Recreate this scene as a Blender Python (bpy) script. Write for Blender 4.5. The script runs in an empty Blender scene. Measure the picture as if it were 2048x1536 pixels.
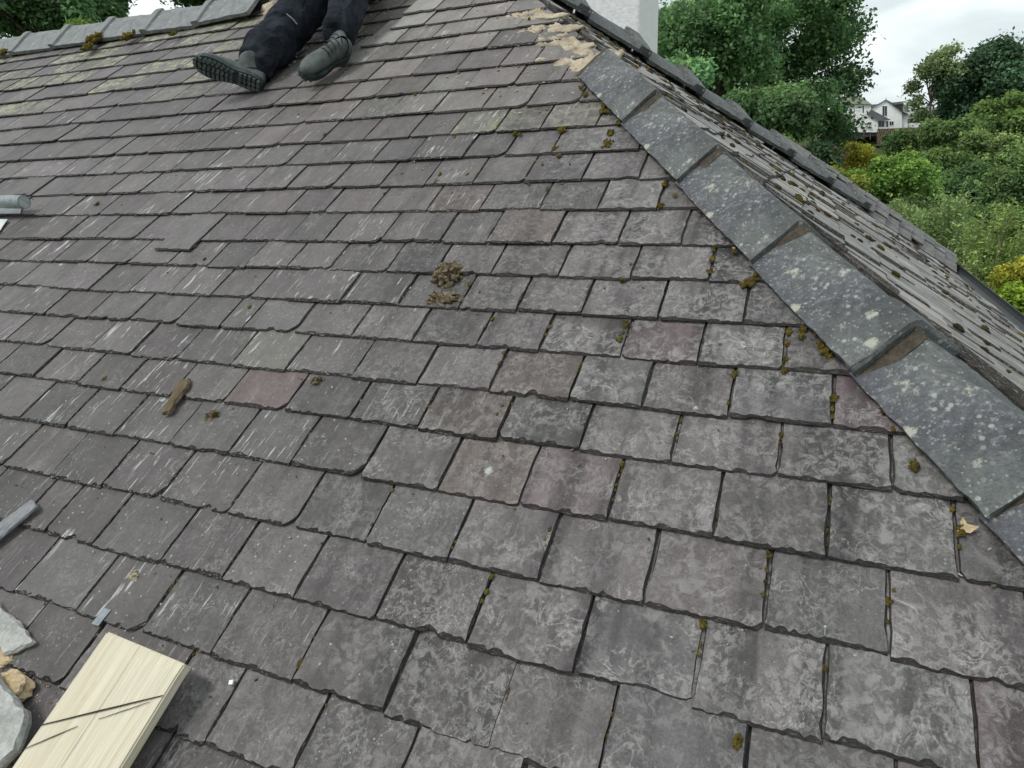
import bpy, bmesh, math, random
import numpy as np
from mathutils import Vector, Matrix, noise as mnoise

# ------------------------------------------------------------------ camera
scn = bpy.context.scene
CAM_Z = 6.0                                   # metres above the yard
CAM = Vector((0, 0, CAM_Z))
CR = Vector((0.9172820612, 0.3967021226, -0.0349434692))    # camera right
CU = Vector((-0.0889313880, 0.2895794164, 0.9530136252))    # camera up
CF = Vector((-0.3881814374, 0.8710747313, -0.3009052744))   # camera forward
FPX = 1361.513                                # focal length for a 2048 px wide frame
cam_d = bpy.data.cameras.new('camera')
cam = bpy.data.objects.new('camera', cam_d)
scn.collection.objects.link(cam)
cam.matrix_world = Matrix(((CR.x, CU.x, -CF.x, CAM.x), (CR.y, CU.y, -CF.y, CAM.y), (CR.z, CU.z, -CF.z, CAM.z), (0, 0, 0, 1)))
cam_d.sensor_fit = 'HORIZONTAL'; cam_d.sensor_width = 36.0
cam_d.lens = FPX / 2048 * 36
cam_d.clip_start = 0.05; cam_d.clip_end = 2000
scn.camera = cam
scn.render.resolution_x = 1024; scn.render.resolution_y = 768

# ------------------------------------------------------------------ world, sun, exposure
SUN_EL, SUN_AZ = math.radians(54), math.radians(-135)   # azimuth measured from +Y towards +X
w = bpy.data.worlds.new('World'); scn.world = w; w.use_nodes = True
nt = w.node_tree; nt.nodes.clear()
wo = nt.nodes.new('ShaderNodeOutputWorld'); bg = nt.nodes.new('ShaderNodeBackground')
sky = nt.nodes.new('ShaderNodeTexSky'); sky.sky_type = 'NISHITA'; sky.sun_disc = False
sky.sun_elevation = SUN_EL; sky.sun_rotation = SUN_AZ
tc = nt.nodes.new('ShaderNodeTexCoord')
mp = nt.nodes.new('ShaderNodeMapping'); mp.inputs['Scale'].default_value = (1.0, 1.0, 3.2)
n1 = nt.nodes.new('ShaderNodeTexNoise'); n1.inputs['Scale'].default_value = 3.6; n1.inputs['Detail'].default_value = 6; n1.inputs['Distortion'].default_value = .5
cr = nt.nodes.new('ShaderNodeValToRGB')
cr.color_ramp.elements[0].position = .36; cr.color_ramp.elements[0].color = (5.2, 5.9, 6.1, 1)
cr.color_ramp.elements[1].position = .60; cr.color_ramp.elements[1].color = (9.0, 9.6, 9.6, 1)
mx = nt.nodes.new('ShaderNodeMix'); mx.data_type = 'RGBA'; mx.inputs[0].default_value = .93
mp.inputs['Location'].default_value = (1.7, .9, .15)
nt.links.new(tc.outputs['Generated'], mp.inputs[0]); nt.links.new(mp.outputs[0], n1.inputs['Vector'])
nt.links.new(n1.outputs['Fac'], cr.inputs[0]); nt.links.new(sky.outputs[0], mx.inputs[6]); nt.links.new(cr.outputs[0], mx.inputs[7])
nt.links.new(mx.outputs[2], bg.inputs[0]); bg.inputs[1].default_value = .098
nt.links.new(bg.outputs[0], wo.inputs[0])
sl = bpy.data.lights.new('sun', 'SUN'); sl.energy = 1.5; sl.angle = math.radians(14); sl.color = (1, .965, .91)
sun = bpy.data.objects.new('sun', sl); scn.collection.objects.link(sun)
sd = Vector((math.sin(SUN_AZ) * math.cos(SUN_EL), math.cos(SUN_AZ) * math.cos(SUN_EL), math.sin(SUN_EL)))
sun.rotation_euler = (-sd).to_track_quat('-Z', 'Y').to_euler(); sun.location = sd * 40
scn.view_settings.view_transform = 'Standard'; scn.view_settings.look = 'None'
scn.view_settings.exposure = 0.36; scn.view_settings.gamma = 1.0
scn.view_settings.use_curve_mapping = False
# slate courses: tail height v and joint positions u on the main slope (metres)
COURSES = {
  -10: (3.183, [-1.893, -1.684, -1.445]),
  -9: (3.01, [-1.977, -1.768, -1.534, -1.326]),
  -8: (2.824, [-2.059, -1.845, -1.624, -1.41, -1.184]),
  -7: (2.635, [-2.14, -1.942, -1.715, -1.488, -1.281, -1.123]),
  -6: (2.462, [-1.983, -1.813, -1.579, -1.37, -1.155]),
  -5: (2.286, [-1.878, -1.665, -1.448, -1.228, -1.043, -0.835]),
  -4: (2.109, [-3.85, -3.578, -3.304, -3.126, -2.909, -2.74, -2.537, -2.315, -2.121, -1.9, -1.684, -1.475, -1.295, -1.106, -0.929, -0.725]),
  -3: (1.948, [-3.742, -3.391, -3.176, -2.983, -2.798, -2.615, -2.401, -2.193, -1.977, -1.758, -1.558, -1.392, -1.173, -1.013, -0.842, -0.541]),
  -2: (1.783, [-3.383, -3.094, -2.87, -2.666, -2.455, -2.261, -2.068, -1.866, -1.654, -1.444, -1.259, -1.073, -0.886, -0.689, -0.506]),
  -1: (1.633, [-3.377, -3.188, -2.996, -2.778, -2.567, -2.353, -2.146, -1.974, -1.771, -1.602, -1.4, -1.183, -0.989, -0.783, -0.598, -0.421]),
  0: (1.472, [-3.06, -2.828, -2.637, -2.415, -2.24, -2.061, -1.864, -1.667, -1.503, -1.28, -1.063, -0.903, -0.694, -0.499, -0.325]),
  1: (1.331, [-2.939, -2.742, -2.54, -2.316, -2.116, -1.923, -1.749, -1.573, -1.4, -1.188, -1.017, -0.836, -0.632, -0.432, -0.234]),
  2: (1.187, [-2.805, -2.598, -2.384, -2.177, -1.983, -1.797, -1.628, -1.483, -1.276, -1.076, -0.881, -0.708, -0.529, -0.333, -0.135]),
  3: (1.052, [-2.684, -2.482, -2.258, -2.053, -1.847, -1.657, -1.562, -1.368, -1.165, -0.967, -0.775, -0.602, -0.395, -0.217, -0.037]),
  4: (0.91, [-2.539, -2.323, -2.113, -1.918, -1.724, -1.504, -1.308, -1.086, -0.886, -0.686, -0.483, -0.314, -0.132, 0.066]),
  5: (0.777, [-2.242, -2.031, -1.843, -1.637, -1.436, -1.228, -1.021, -0.822, -0.616, -0.423, -0.227, -0.025, 0.17]),
  6: (0.625, [-2.129, -1.929, -1.725, -1.514, -1.308, -1.11, -0.905, -0.704, -0.512, -0.323, -0.123, 0.069, 0.266]),
  7: (0.473, [-2.03, -1.829, -1.628, -1.42, -1.198, -1.008, -0.813, -0.615, -0.419, -0.22, -0.021, 0.165]),
  8: (0.326, [-1.801, -1.693, -1.517, -1.291, -1.104, -0.909, -0.713, -0.514, -0.31, -0.113, 0.078, 0.273]),
  9: (0.179, [-1.638, -1.422, -1.221, -1.025, -0.821, -0.617, -0.413, -0.231]),
  10: (0.038, [-1.33, -1.071, -0.933, -0.736]),
}
# moss cushions: u, v, radius
MOSS = [(-4.682, 3.575, 0.0635), (-4.631, 3.462, 0.0416), (-4.313, 3.551, 0.0478), (-3.85, 3.494, 0.026), (-5.74, 3.631, 0.0386), (-0.841, 2.095, 0.0178), (-0.652, 1.984, 0.0201), (-0.658, 2.057, 0.0137), (-0.833, 1.975, 0.0121), (-0.724, 2.204, 0.0161), (-0.421, 1.754, 0.0136), (-0.408, 1.805, 0.0107), (-0.412, 1.644, 0.0117), (-0.807, 1.933, 0.0102), (-0.238, 1.456, 0.0093), (-0.237, 1.416, 0.0092), (-0.235, 1.367, 0.009), (-0.134, 1.328, 0.0137), (-0.12, 1.351, 0.0113), (-0.148, 1.319, 0.01), (-0.034, 1.17, 0.0092), (-0.034, 1.131, 0.0079), (-0.034, 1.082, 0.0089), (-0.034, 1.053, 0.0088), (0.041, 1.119, 0.0132), (0.054, 1.1, 0.0109), (0.032, 1.137, 0.0089), (-0.005, 1.178, 0.0091), (-0.134, 1.03, 0.0089), (0.065, 0.987, 0.0094), (0.064, 0.957, 0.0062), (0.065, 0.938, 0.0061), (-0.136, 0.947, 0.0054), (-0.026, 0.881, 0.0051), (-0.026, 0.856, 0.005), (-0.513, 0.463, 0.0069), (-0.512, 0.432, 0.0058), (-0.514, 0.413, 0.0048), (-0.024, 0.611, 0.0063), (-0.025, 0.583, 0.0045), (-0.025, 0.56, 0.0044), (-0.026, 0.536, 0.0044), (-0.116, 0.462, 0.0078), (0.171, 0.589, 0.0034), (0.168, 0.567, 0.0041), (-0.114, 0.41, 0.0042), (-0.113, 0.425, 0.0042), (0.076, 0.435, 0.0056), (-0.039, 0.293, 0.0093), (0.272, 0.716, 0.0104), (0.269, 0.688, 0.0043), (-0.453, 1.325, 0.0093), (-0.41, 1.113, 0.0086), (-0.406, 1.164, 0.0088), (-0.408, 1.138, 0.005), (-0.692, 1.04, 0.0064), (-0.69, 1.004, 0.0063), (-0.824, 0.87, 0.005), (-0.82, 0.847, 0.0062), (-0.82, 0.821, 0.0049), (-0.64, 0.848, 0.0047), (-0.642, 0.818, 0.0035), (-0.637, 0.876, 0.0036), (-0.616, 0.505, 0.0041), (-0.614, 0.519, 0.0041), (-0.818, 0.52, 0.0044), (-0.81, 0.608, 0.0045), (-0.323, 0.759, 0.0063), (-0.324, 0.707, 0.0031), (-0.823, 0.215, 0.0077), (-0.821, 0.254, 0.0039), (-0.821, 0.269, 0.003), (-0.236, 0.601, 0.0029), (-0.43, 0.584, 0.004), (-0.433, 0.561, 0.004), (-1.019, 2.086, 0.011), (-0.753, 1.88, 0.005), (-0.851, 1.886, 0.0068), (-1.607, 2.456, 0.0086), (-1.224, 1.848, 0.0071), (-1.22, 1.803, 0.0071), (-1.913, 2.174, 0.0085), (-1.602, 1.148, 0.0064), (-2.852, 1.709, 0.011), (-2.063, 1.435, 0.0074), (-1.962, 1.368, 0.0072), (-1.935, 0.807, 0.0077), (-2.158, 0.68, 0.0062), (-0.999, 2.084, 0.0091), (-1.11, 2.146, 0.0075), (-1.286, 3.084, 0.0117), (-0.863, 1.773, 0.0066), (-0.79, 1.743, 0.0065), (-0.785, 1.664, 0.0063), (-1.114, 1.842, 0.007), (-1.266, 2.093, 0.0057), (-0.443, 1.39, 0.0054), (-0.429, 1.36, 0.0054), (-0.766, 1.155, 0.0068), (-0.777, 1.126, 0.0054), (-0.601, 1.14, 0.0065), (-0.601, 1.113, 0.0051), (-0.714, 1.236, 0.0055), (-0.843, 1.259, 0.0043), (-0.886, 1.288, 0.0072), (-0.484, 1.015, 0.0036), (-0.485, 0.998, 0.0036), (-0.176, 1.117, 0.0035), (-1.847, 2.284, 0.0065)]
# ------------------------------------------------------------------ frames and helpers
rnd = random.Random(7)
PHI = 0.56323516                      # pitch of the main slope
CPH, SPH = math.cos(PHI), math.sin(PHI)
UX = Vector((1, 0, 0)); VS = Vector((0, CPH, SPH)); NW = Vector((0, -SPH, CPH))
ORI = CAM - NW * 1.2                  # foot of the camera's perpendicular on the main slope
def roof(u, v, w=0.0): return ORI + UX * u + VS * v + NW * w
M_MAIN = Matrix(((1, 0, 0, ORI.x), (0, CPH, -SPH, ORI.y), (0, SPH, CPH, ORI.z), (0, 0, 0, 1)))
PH2 = math.radians(36)                # pitch of the hip-end slope
HK = SPH / math.tan(PH2)
RIDGE_V = 3.78
APEX_U = -.06 - HK * (RIDGE_V - 1.6)
def hip_u(v): return -.06 - HK * (v - 1.6)
APEX = roof(APEX_U, RIDGE_V)
E1 = Vector((0, 1, 0)); E2 = Vector((-math.cos(PH2), 0, math.sin(PH2))); N2 = Vector((math.sin(PH2), 0, math.cos(PH2)))
ORI2 = APEX + N2 * .010
M_HIP = Matrix(((E1.x, E2.x, N2.x, ORI2.x), (E1.y, E2.y, N2.y, ORI2.y), (E1.z, E2.z, N2.z, ORI2.z), (0, 0, 0, 1)))
def hipend(a, b, c=0.0): return ORI2 + E1 * a + E2 * b + N2 * c
def pix(q):                           # where a point lands in a 2048 px frame (used only to rank slates by size)
    d = q - CAM; z = d.dot(CF)
    return (1024 + FPX * d.dot(CR) / z, 768 - FPX * d.dot(CU) / z) if z > .05 else None
def look(px, py):
    d = CR * (px - 1024) - CU * (py - 768) + CF * FPX
    return d.normalized()
def far(px, py, dist):                # point in the landscape: bearing and height from the view, plan distance in metres
    d = look(px, py); h = math.hypot(d.x, d.y)
    return CAM + d * (dist / h)

def link(o, parent=None):
    scn.collection.objects.link(o)
    if parent is not None: o.parent = parent
    return o
def tag(o, label=None, cat=None, group=None, kind=None):
    if label: o['label'] = label
    if cat: o['category'] = cat
    if group: o['group'] = group
    if kind: o['kind'] = kind
    return o
def empty(name, loc=(0, 0, 0), parent=None):
    o = bpy.data.objects.new(name, None); o.location = loc; o.empty_display_size = .2
    return link(o, parent)
def mesh(name, verts, faces, mats, parent=None, midx=None, smooth=False, attrs=None, loc=None):
    me = bpy.data.meshes.new(name)
    me.from_pydata([tuple(v) for v in verts], [], faces)
    if not isinstance(mats, (list, tuple)): mats = [mats]
    for m in mats: me.materials.append(m)
    if midx is not None: me.polygons.foreach_set('material_index', midx)
    if smooth: me.polygons.foreach_set('use_smooth', [True] * len(me.polygons))
    if attrs:
        for k, (typ, data) in attrs.items():
            a = me.attributes.new(k, typ, 'POINT')
            a.data.foreach_set('vector' if typ == 'FLOAT_VECTOR' else 'color', np.asarray(data, dtype=np.float32).ravel())
    me.update()
    o = bpy.data.objects.new(name, me)
    if loc is not None: o.location = loc
    return link(o, parent)
def quads(name, V, mats, parent=None, col=None, loc=None):     # V: (n,4,3) separate quads
    n = len(V); me = bpy.data.meshes.new(name)
    me.vertices.add(n * 4); me.vertices.foreach_set('co', V.reshape(-1).astype(np.float32))
    me.loops.add(n * 4); me.loops.foreach_set('vertex_index', np.arange(n * 4, dtype=np.int32))
    me.polygons.add(n); me.polygons.foreach_set('loop_start', np.arange(0, n * 4, 4, dtype=np.int32))
    me.update(calc_edges=True)
    me.materials.append(mats)
    if col is not None:
        a = me.attributes.new('tint', 'FLOAT_COLOR', 'POINT')
        c = np.ones((n, 4, 4), np.float32); c[:, :, :3] = col[:, None, :]
        a.data.foreach_set('color', c.ravel())
    me.validate()
    o = bpy.data.objects.new(name, me)
    if loc is not None: o.location = loc
    return link(o, parent)

class Geo:                            # collects verts and faces of one mesh
    def __init__(s): s.v = []; s.f = []; s.m = []
    def add(s, vs, fs, m=0):
        b = len(s.v); s.v += [tuple(x) for x in vs]; s.f += [tuple(i + b for i in f) for f in fs]; s.m += [m] * len(fs)
    def box(s, c, sx, sy, sz, X=Vector((1, 0, 0)), Y=Vector((0, 1, 0)), Z=Vector((0, 0, 1)), m=0, bev=0):
        c = Vector(c); P = []
        for z in (-1, 1):
            for x, y in ((-1, -1), (1, -1), (1, 1), (-1, 1)):
                P.append(c + X * (x * sx / 2) + Y * (y * sy / 2) + Z * (z * sz / 2))
        s.add(P, [(3, 2, 1, 0), (4, 5, 6, 7), (0, 1, 5, 4), (1, 2, 6, 5), (2, 3, 7, 6), (3, 0, 4, 7)], m)
    def tube(s, pts, rad, n=8, m=0, caps=True):
        pts = [Vector(p) for p in pts]
        if not hasattr(rad, '__len__'): rad = [rad] * len(pts)
        rings = []
        for i, p in enumerate(pts):
            t = (pts[min(i + 1, len(pts) - 1)] - pts[max(i - 1, 0)]).normalized()
            a = Vector((0, 0, 1)) if abs(t.z) < .9 else Vector((1, 0, 0))
            x = t.cross(a).normalized(); y = t.cross(x)
            rings.append([p + (x * math.cos(2 * math.pi * k / n) + y * math.sin(2 * math.pi * k / n)) * rad[i] for k in range(n)])
        V = [q for r in rings for q in r]; F = []
        for i in range(len(pts) - 1):
            for k in range(n): F.append((i * n + k, i * n + (k + 1) % n, (i + 1) * n + (k + 1) % n, (i + 1) * n + k))
        if caps: F += [tuple(range(n))[::-1], tuple((len(pts) - 1) * n + k for k in range(n))]
        s.add(V, F, m)
    def build(s, name, mats, parent=None, smooth=False, loc=None):
        if loc is not None: s.v = [(x - loc[0], y - loc[1], z - loc[2]) for x, y, z in s.v]
        return mesh(name, s.v, s.f, mats, parent, s.m, smooth, loc=loc)

_ico = {}
def ico(sub):
    if sub not in _ico:
        bm = bmesh.new(); bmesh.ops.create_icosphere(bm, subdivisions=sub, radius=1)
        _ico[sub] = ([v.co.copy() for v in bm.verts], [tuple(v.index for v in f.verts) for f in bm.faces]); bm.free()
    return _ico[sub]
def lump(c, rx, ry, rz, X, Y, Z, seed, rough=.35, freq=1.6, sub=2):
    vs, fs = ico(sub); off = Vector((seed * 3.17, seed * 1.31, -seed * 2.2)); out = []
    for v in vs:
        k = 1 + rough * mnoise.noise(v * freq + off) + rough * .5 * mnoise.noise(v * freq * 3 + off)
        out.append(c + X * (v.x * rx * k) + Y * (v.y * ry * k) + Z * (v.z * rz * k))
    return out, fs

# ------------------------------------------------------------------ materials
class NT:
    def __init__(s, name):
        s.mat = bpy.data.materials.new(name); s.mat.use_nodes = True; s.t = s.mat.node_tree; s.t.nodes.clear()
        s.out = s.t.nodes.new('ShaderNodeOutputMaterial')
    def n(s, typ, **kw):
        nd = s.t.nodes.new(typ)
        for k, v in kw.items(): setattr(nd, k, v)
        return nd
    def put(s, sock, v):
        if isinstance(v, bpy.types.NodeSocket): s.t.links.new(v, sock)
        elif v is not None: sock.default_value = v
    def attr(s, name): return s.n('ShaderNodeAttribute', attribute_name=name)
    def coord(s, which='Object'): return s.n('ShaderNodeTexCoord').outputs[which]
    def sep(s, v):
        nd = s.n('ShaderNodeSeparateXYZ'); s.put(nd.inputs[0], v); return nd.outputs
    def rgb(s, v):
        nd = s.n('ShaderNodeSeparateColor'); s.put(nd.inputs[0], v); return nd.outputs
    def map(s, v, scale=(1, 1, 1), loc=(0, 0, 0)):
        nd = s.n('ShaderNodeMapping'); s.put(nd.inputs[0], v); nd.inputs['Scale'].default_value = scale; nd.inputs['Location'].default_value = loc
        return nd.outputs[0]
    def noise(s, v, scale=5, detail=3, rough=.55, dist=0):
        nd = s.n('ShaderNodeTexNoise'); s.put(nd.inputs['Vector'], v)
        nd.inputs['Scale'].default_value = scale; nd.inputs['Detail'].default_value = detail
        nd.inputs['Roughness'].default_value = rough; nd.inputs['Distortion'].default_value = dist
        return nd.outputs['Fac']
    def voro(s, v, scale=5, feature='F1'):
        nd = s.n('ShaderNodeTexVoronoi', feature=feature); s.put(nd.inputs['Vector'], v); nd.inputs['Scale'].default_value = scale
        return nd.outputs
    def ramp(s, v, lo, hi, a=0.0, b=1.0):
        nd = s.n('ShaderNodeMapRange'); nd.clamp = True
        s.put(nd.inputs[0], v); nd.inputs[1].default_value = lo; nd.inputs[2].default_value = hi; nd.inputs[3].default_value = a; nd.inputs[4].default_value = b
        return nd.outputs[0]
    def math(s, op, a, b=None, c=None):
        nd = s.n('ShaderNodeMath', operation=op); s.put(nd.inputs[0], a)
        if b is not None: s.put(nd.inputs[1], b)
        if c is not None: s.put(nd.inputs[2], c)
        return nd.outputs[0]
    def mix(s, f, a, b, mode='MIX'):
        nd = s.n('ShaderNodeMix', data_type='RGBA', blend_type=mode); s.put(nd.inputs[0], f)
        for k, v in ((6, a), (7, b)):
            s.put(nd.inputs[k], v if isinstance(v, bpy.types.NodeSocket) else tuple(v) + ((1,) if len(v) == 3 else ()))
        return nd.outputs[2]
    def scale(s, col, f):             # colour times value
        nd = s.n('ShaderNodeVectorMath', operation='SCALE'); s.put(nd.inputs[0], col); s.put(nd.inputs['Scale'], f); return nd.outputs[0]
    def bump(s, h, strength=.5, dist=.01, normal=None):
        nd = s.n('ShaderNodeBump'); s.put(nd.inputs['Height'], h); nd.inputs['Strength'].default_value = strength; nd.inputs['Distance'].default_value = dist
        if normal is not None: s.put(nd.inputs['Normal'], normal)
        return nd.outputs[0]
    def done(s, col, rough=.8, spec=.4, normal=None, metal=0, trans=None):
        b = s.n('ShaderNodeBsdfPrincipled')
        s.put(b.inputs['Base Color'], col if isinstance(col, bpy.types.NodeSocket) else tuple(col) + (1,))
        s.put(b.inputs['Roughness'], rough); s.put(b.inputs['Specular IOR Level'], spec); s.put(b.inputs['Metallic'], metal)
        if normal is not None: s.put(b.inputs['Normal'], normal)
        sh = b.outputs[0]
        if trans:
            t = s.n('ShaderNodeBsdfTranslucent'); s.put(t.inputs[0], col); m = s.n('ShaderNodeMixShader'); m.inputs[0].default_value = trans
            s.t.links.new(sh, m.inputs[1]); s.t.links.new(t.outputs[0], m.inputs[2]); sh = m.outputs[0]
        s.t.links.new(sh, s.out.inputs[0]); return s.mat

def m_slate(hip=False):
    k = NT('hip_slate' if hip else 'slate'); p = k.attr('suv').outputs['Vector']; tint = k.attr('tint').outputs['Color']
    fx = k.attr('fx'); r, g, b = k.rgb(fx.outputs['Color'])[:3]; al = fx.outputs['Alpha']
    fine = k.noise(p, 230, 4, .7); med = k.noise(k.map(p, (1, .45, 1)), 17, 4, .6)
    low = k.noise(p, 5, 3)
    f = k.math('MULTIPLY', k.ramp(fine, .25, .75, .58, 1.42), k.ramp(med, .3, .7, .84, 1.16))
    f = k.math('MULTIPLY', f, k.ramp(low, .3, .7, .88, 1.12))
    gr = k.noise(p, 95, 3, .6)
    f = k.math('MULTIPLY', f, k.ramp(gr, .3, .7, .86, 1.14))
    if hip:
        f = k.math('MULTIPLY', f, k.ramp(k.noise(k.map(p, (52, 2.2, 1)), 1, 5, .7), .34, .66, .22, 1.85))
        f = k.math('MULTIPLY', f, k.ramp(k.noise(k.map(p, (170, 5, 1)), 1, 3, .65), .34, .66, .48, 1.55))
    # damp stains running down the slope
    st = k.ramp(k.noise(k.map(p, (17, 1.6, 1), (3, 0, 0)), 1, 3), .50, .64)
    f = k.math('MULTIPLY', f, k.ramp(k.math('MULTIPLY', st, k.math('ADD', k.math('MULTIPLY', g, .75), .2)), 0, 1, 1, .50))
    pos = k.n('ShaderNodeNewGeometry').outputs['Position']
    s6 = k.ramp(k.noise(k.map(pos, (10, .8, .8)), 1, 4, .6, .4), .50, .62)
    f = k.math('MULTIPLY', f, k.ramp(k.math('MULTIPLY', s6, k.ramp(g, 0, 1, .25, 1)), 0, 1, 1, .44))
    col = k.scale(tint, f)
    # mottled grey crust (right hand slates): patchy, with curled lighter veins
    n3 = k.noise(k.map(p, (1, .8, 1)), 58, 8, .74, .7)
    crust = k.math('MULTIPLY', k.ramp(n3, .46, .575), k.ramp(k.noise(p, 11, 3), .34, .56))
    col = k.mix(k.math('MULTIPLY', k.math('MULTIPLY', crust, g), .66), col, (.275, .262, .26))
    n4 = k.noise(k.map(p, (1, .7, 1), (9, 4, 0)), 17, 3, .5, 2.2)
    vein = k.ramp(k.math('ABSOLUTE', k.math('SUBTRACT', n4, .5)), .010, .042, 1, 0)
    vein = k.math('MULTIPLY', vein, k.ramp(k.noise(k.map(p, (1, 1, 1), (5, 0, 0)), 9, 2), .5, .62))
    vein = k.math('MULTIPLY', vein, k.ramp(fine, .36, .56))
    col = k.mix(k.math('MULTIPLY', k.math('MULTIPLY', vein, k.ramp(g, 0, 1, .38, 1)), .62), col, (.36, .35, .34))
    # pale scratches along the slope (left hand slates)
    s1 = k.noise(k.map(p, (140, 8, 1)), 1, 3, .55, .35)
    s2 = k.noise(k.map(p, (70, 6, 1), (3, 3, 0)), 1, 3, .55, .5)
    stre = k.math('MAXIMUM', k.ramp(s1, .632, .66), k.math('MULTIPLY', k.ramp(s2, .655, .68), .95))
    stre = k.math('MULTIPLY', stre, k.ramp(k.noise(k.map(p, (1, 1, 1), (0, 7, 0)), 10, 3), .43, .57))
    s5 = k.math('MULTIPLY', k.ramp(k.noise(k.map(p, (42, 6, 1), (8, 1, 0)), 1, 3, .6, .4), .655, .70), .85)
    stre = k.math('MAXIMUM', stre, s5)
    stre = k.math('MULTIPLY', stre, k.ramp(fine, .28, .48))
    col = k.mix(k.math('MULTIPLY', k.math('MULTIPLY', stre, r), .88), col, (.52, .52, .50))
    # specks
    vo = k.voro(p, 70); sp = k.ramp(k.math('ADD', vo['Distance'], k.math('MULTIPLY', k.math('SUBTRACT', fine, .5), .5)), .09, .17, 1, 0)
    sp = k.math('MULTIPLY', sp, k.math('GREATER_THAN', k.rgb(vo['Color'])[0], .56))
    col = k.mix(k.math('MULTIPLY', k.math('MULTIPLY', sp, b), .7), col, (.48, .48, .45))
    # round pale lichen
    pw = k.math('ADD', 0, 0)
    vl = k.voro(p, 8.5); dl = k.math('ADD', vl['Distance'], k.math('MULTIPLY', k.math('SUBTRACT', k.noise(p, 60, 4, .7), .5), .30))
    li = k.math('MULTIPLY', k.ramp(dl, .05, .10, 1, 0), k.math('GREATER_THAN', k.rgb(vl['Color'])[1], .87))
    col = k.mix(k.math('MULTIPLY', li, .72), col, (.47, .49, .44))
    # yellow-green lichen bloom
    ye = k.math('MULTIPLY', k.ramp(k.noise(p, 20, 7, .74, .5), .46, .60), al)
    col = k.mix(k.math('MULTIPLY', ye, .70), col, (.40, .42, .23))
    h = k.math('ADD', k.math('MULTIPLY', fine, .35), k.math('ADD', k.math('MULTIPLY', k.noise(k.map(p, (60, 14, 1)), 1, 4, .6), .5), k.math('MULTIPLY', k.noise(p, 14, 3), 1.2)))
    lay = k.noise(k.map(p, (1, 1.4, 1)), 30, 5, .6, 1.0)
    h = k.math('ADD', h, k.math('MULTIPLY', k.math('SNAP', lay, .09), .9))
    return k.done(col, k.ramp(fine, .3, .7, .5, .72), .42, k.bump(h, .75, .005))
def m_slate_edge():
    k = NT('slate_edge'); p = k.attr('suv').outputs['Vector']; tint = k.attr('tint').outputs['Color']
    n = k.noise(p, 150, 4, .7); c = k.scale(tint, k.ramp(n, .3, .7, .12, .52))  # edge colour darkened to carry the shadow line under each tail
    ch = k.math('MULTIPLY', k.ramp(k.noise(p, 85, 3, .7), .56, .64), k.ramp(k.rgb(k.attr('fx').outputs['Color'])[0], 0, 1, .2, .85))
    c = k.mix(ch, c, (.36, .36, .34))
    c = k.mix(k.ramp(k.noise(p, 22, 3), .62, .72, 0, .6), c, (.055, .05, .02))
    return k.done(c, .85, .3, k.bump(k.noise(p, 120, 5, .7), .8, .004))
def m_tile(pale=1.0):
    k = NT('blue_clay_tile' if pale == 1 else 'sky_sheen_clay_tile'); p = k.coord('Object')
    fine = k.noise(p, 160, 4, .7); med = k.noise(p, 12, 4, .6)
    col = k.mix(k.ramp(med, .35, .65), (.094, .103, .106), (.132, .141, .138))
    col = k.mix(k.ramp(k.noise(p, 4, 3), .5, .68), col, (.090, .090, .108))
    col = k.scale(col, k.ramp(k.noise(p, 9, 5, .7), .36, .60, .62, 1.12))
    col = k.scale(col, k.ramp(fine, .25, .75, .66, 1.34))
    v1 = k.voro(p, 46); d1 = k.math('ADD', v1['Distance'], k.math('MULTIPLY', k.math('SUBTRACT', fine, .5), .35))
    s1 = k.math('MULTIPLY', k.ramp(d1, .16, .26, 1, 0), k.math('GREATER_THAN', k.rgb(v1['Color'])[0], .42))
    s1 = k.math('MULTIPLY', s1, k.ramp(k.noise(p, 7, 3), .38, .54))
    v2 = k.voro(p, 19); d2 = k.math('ADD', v2['Distance'], k.math('MULTIPLY', k.math('SUBTRACT', k.noise(p, 90, 3, .7), .5), .5))
    s2 = k.math('MULTIPLY', k.ramp(d2, .17, .27, 1, 0), k.math('GREATER_THAN', k.rgb(v2['Color'])[0], .68))
    s4 = k.math('MULTIPLY', k.ramp(k.noise(p, 75, 6, .78), .54, .61), k.ramp(k.noise(p, 6, 4, .6), .42, .62))
    v3 = k.voro(p, 110); s3 = k.math('MULTIPLY', k.ramp(v3['Distance'], .2, .3, 1, 0), k.math('GREATER_THAN', k.rgb(v3['Color'])[1], .55))
    col = k.mix(k.math('MULTIPLY', s3, .55), col, (.33, .36, .34))
    col = k.mix(k.math('MULTIPLY', s4, .62), col, (.36, .38, .35))
    col = k.mix(k.math('MULTIPLY', s1, .66), col, (.42, .45, .41))
    col = k.mix(k.math('MULTIPLY', s2, .78), col, (.45, .46, .38))
    if pale != 1: col = k.mix(k.ramp(k.noise(p, 15, 5, .7), .35, .6, .25, .75), col, (.27, .285, .285))  # sky reflected on the ridge tiles, mixed into their colour
    return k.done(col, .72, .35, k.bump(k.math('ADD', fine, k.math('MULTIPLY', med, 1.5)), .8, .006))
def m_simple(name, c1, c2, sc=20, rough=.85, bump=.4, bd=.004, spec=.3, detail=5, stretch=(1, 1, 1), fine=.3, metal=0):
    k = NT(name); p = k.map(k.coord('Object'), stretch)
    c = k.mix(k.ramp(k.noise(p, sc, detail, .62), .34, .66), c1, c2)
    f = k.noise(p, sc * 7, 4, .7); c = k.scale(c, k.ramp(f, .25, .75, 1 - fine, 1 + fine))
    return k.done(c, rough, spec, k.bump(k.math('ADD', k.noise(p, sc * 2, 5, .65), k.math('MULTIPLY', f, .4)), bump, bd), metal)
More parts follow.
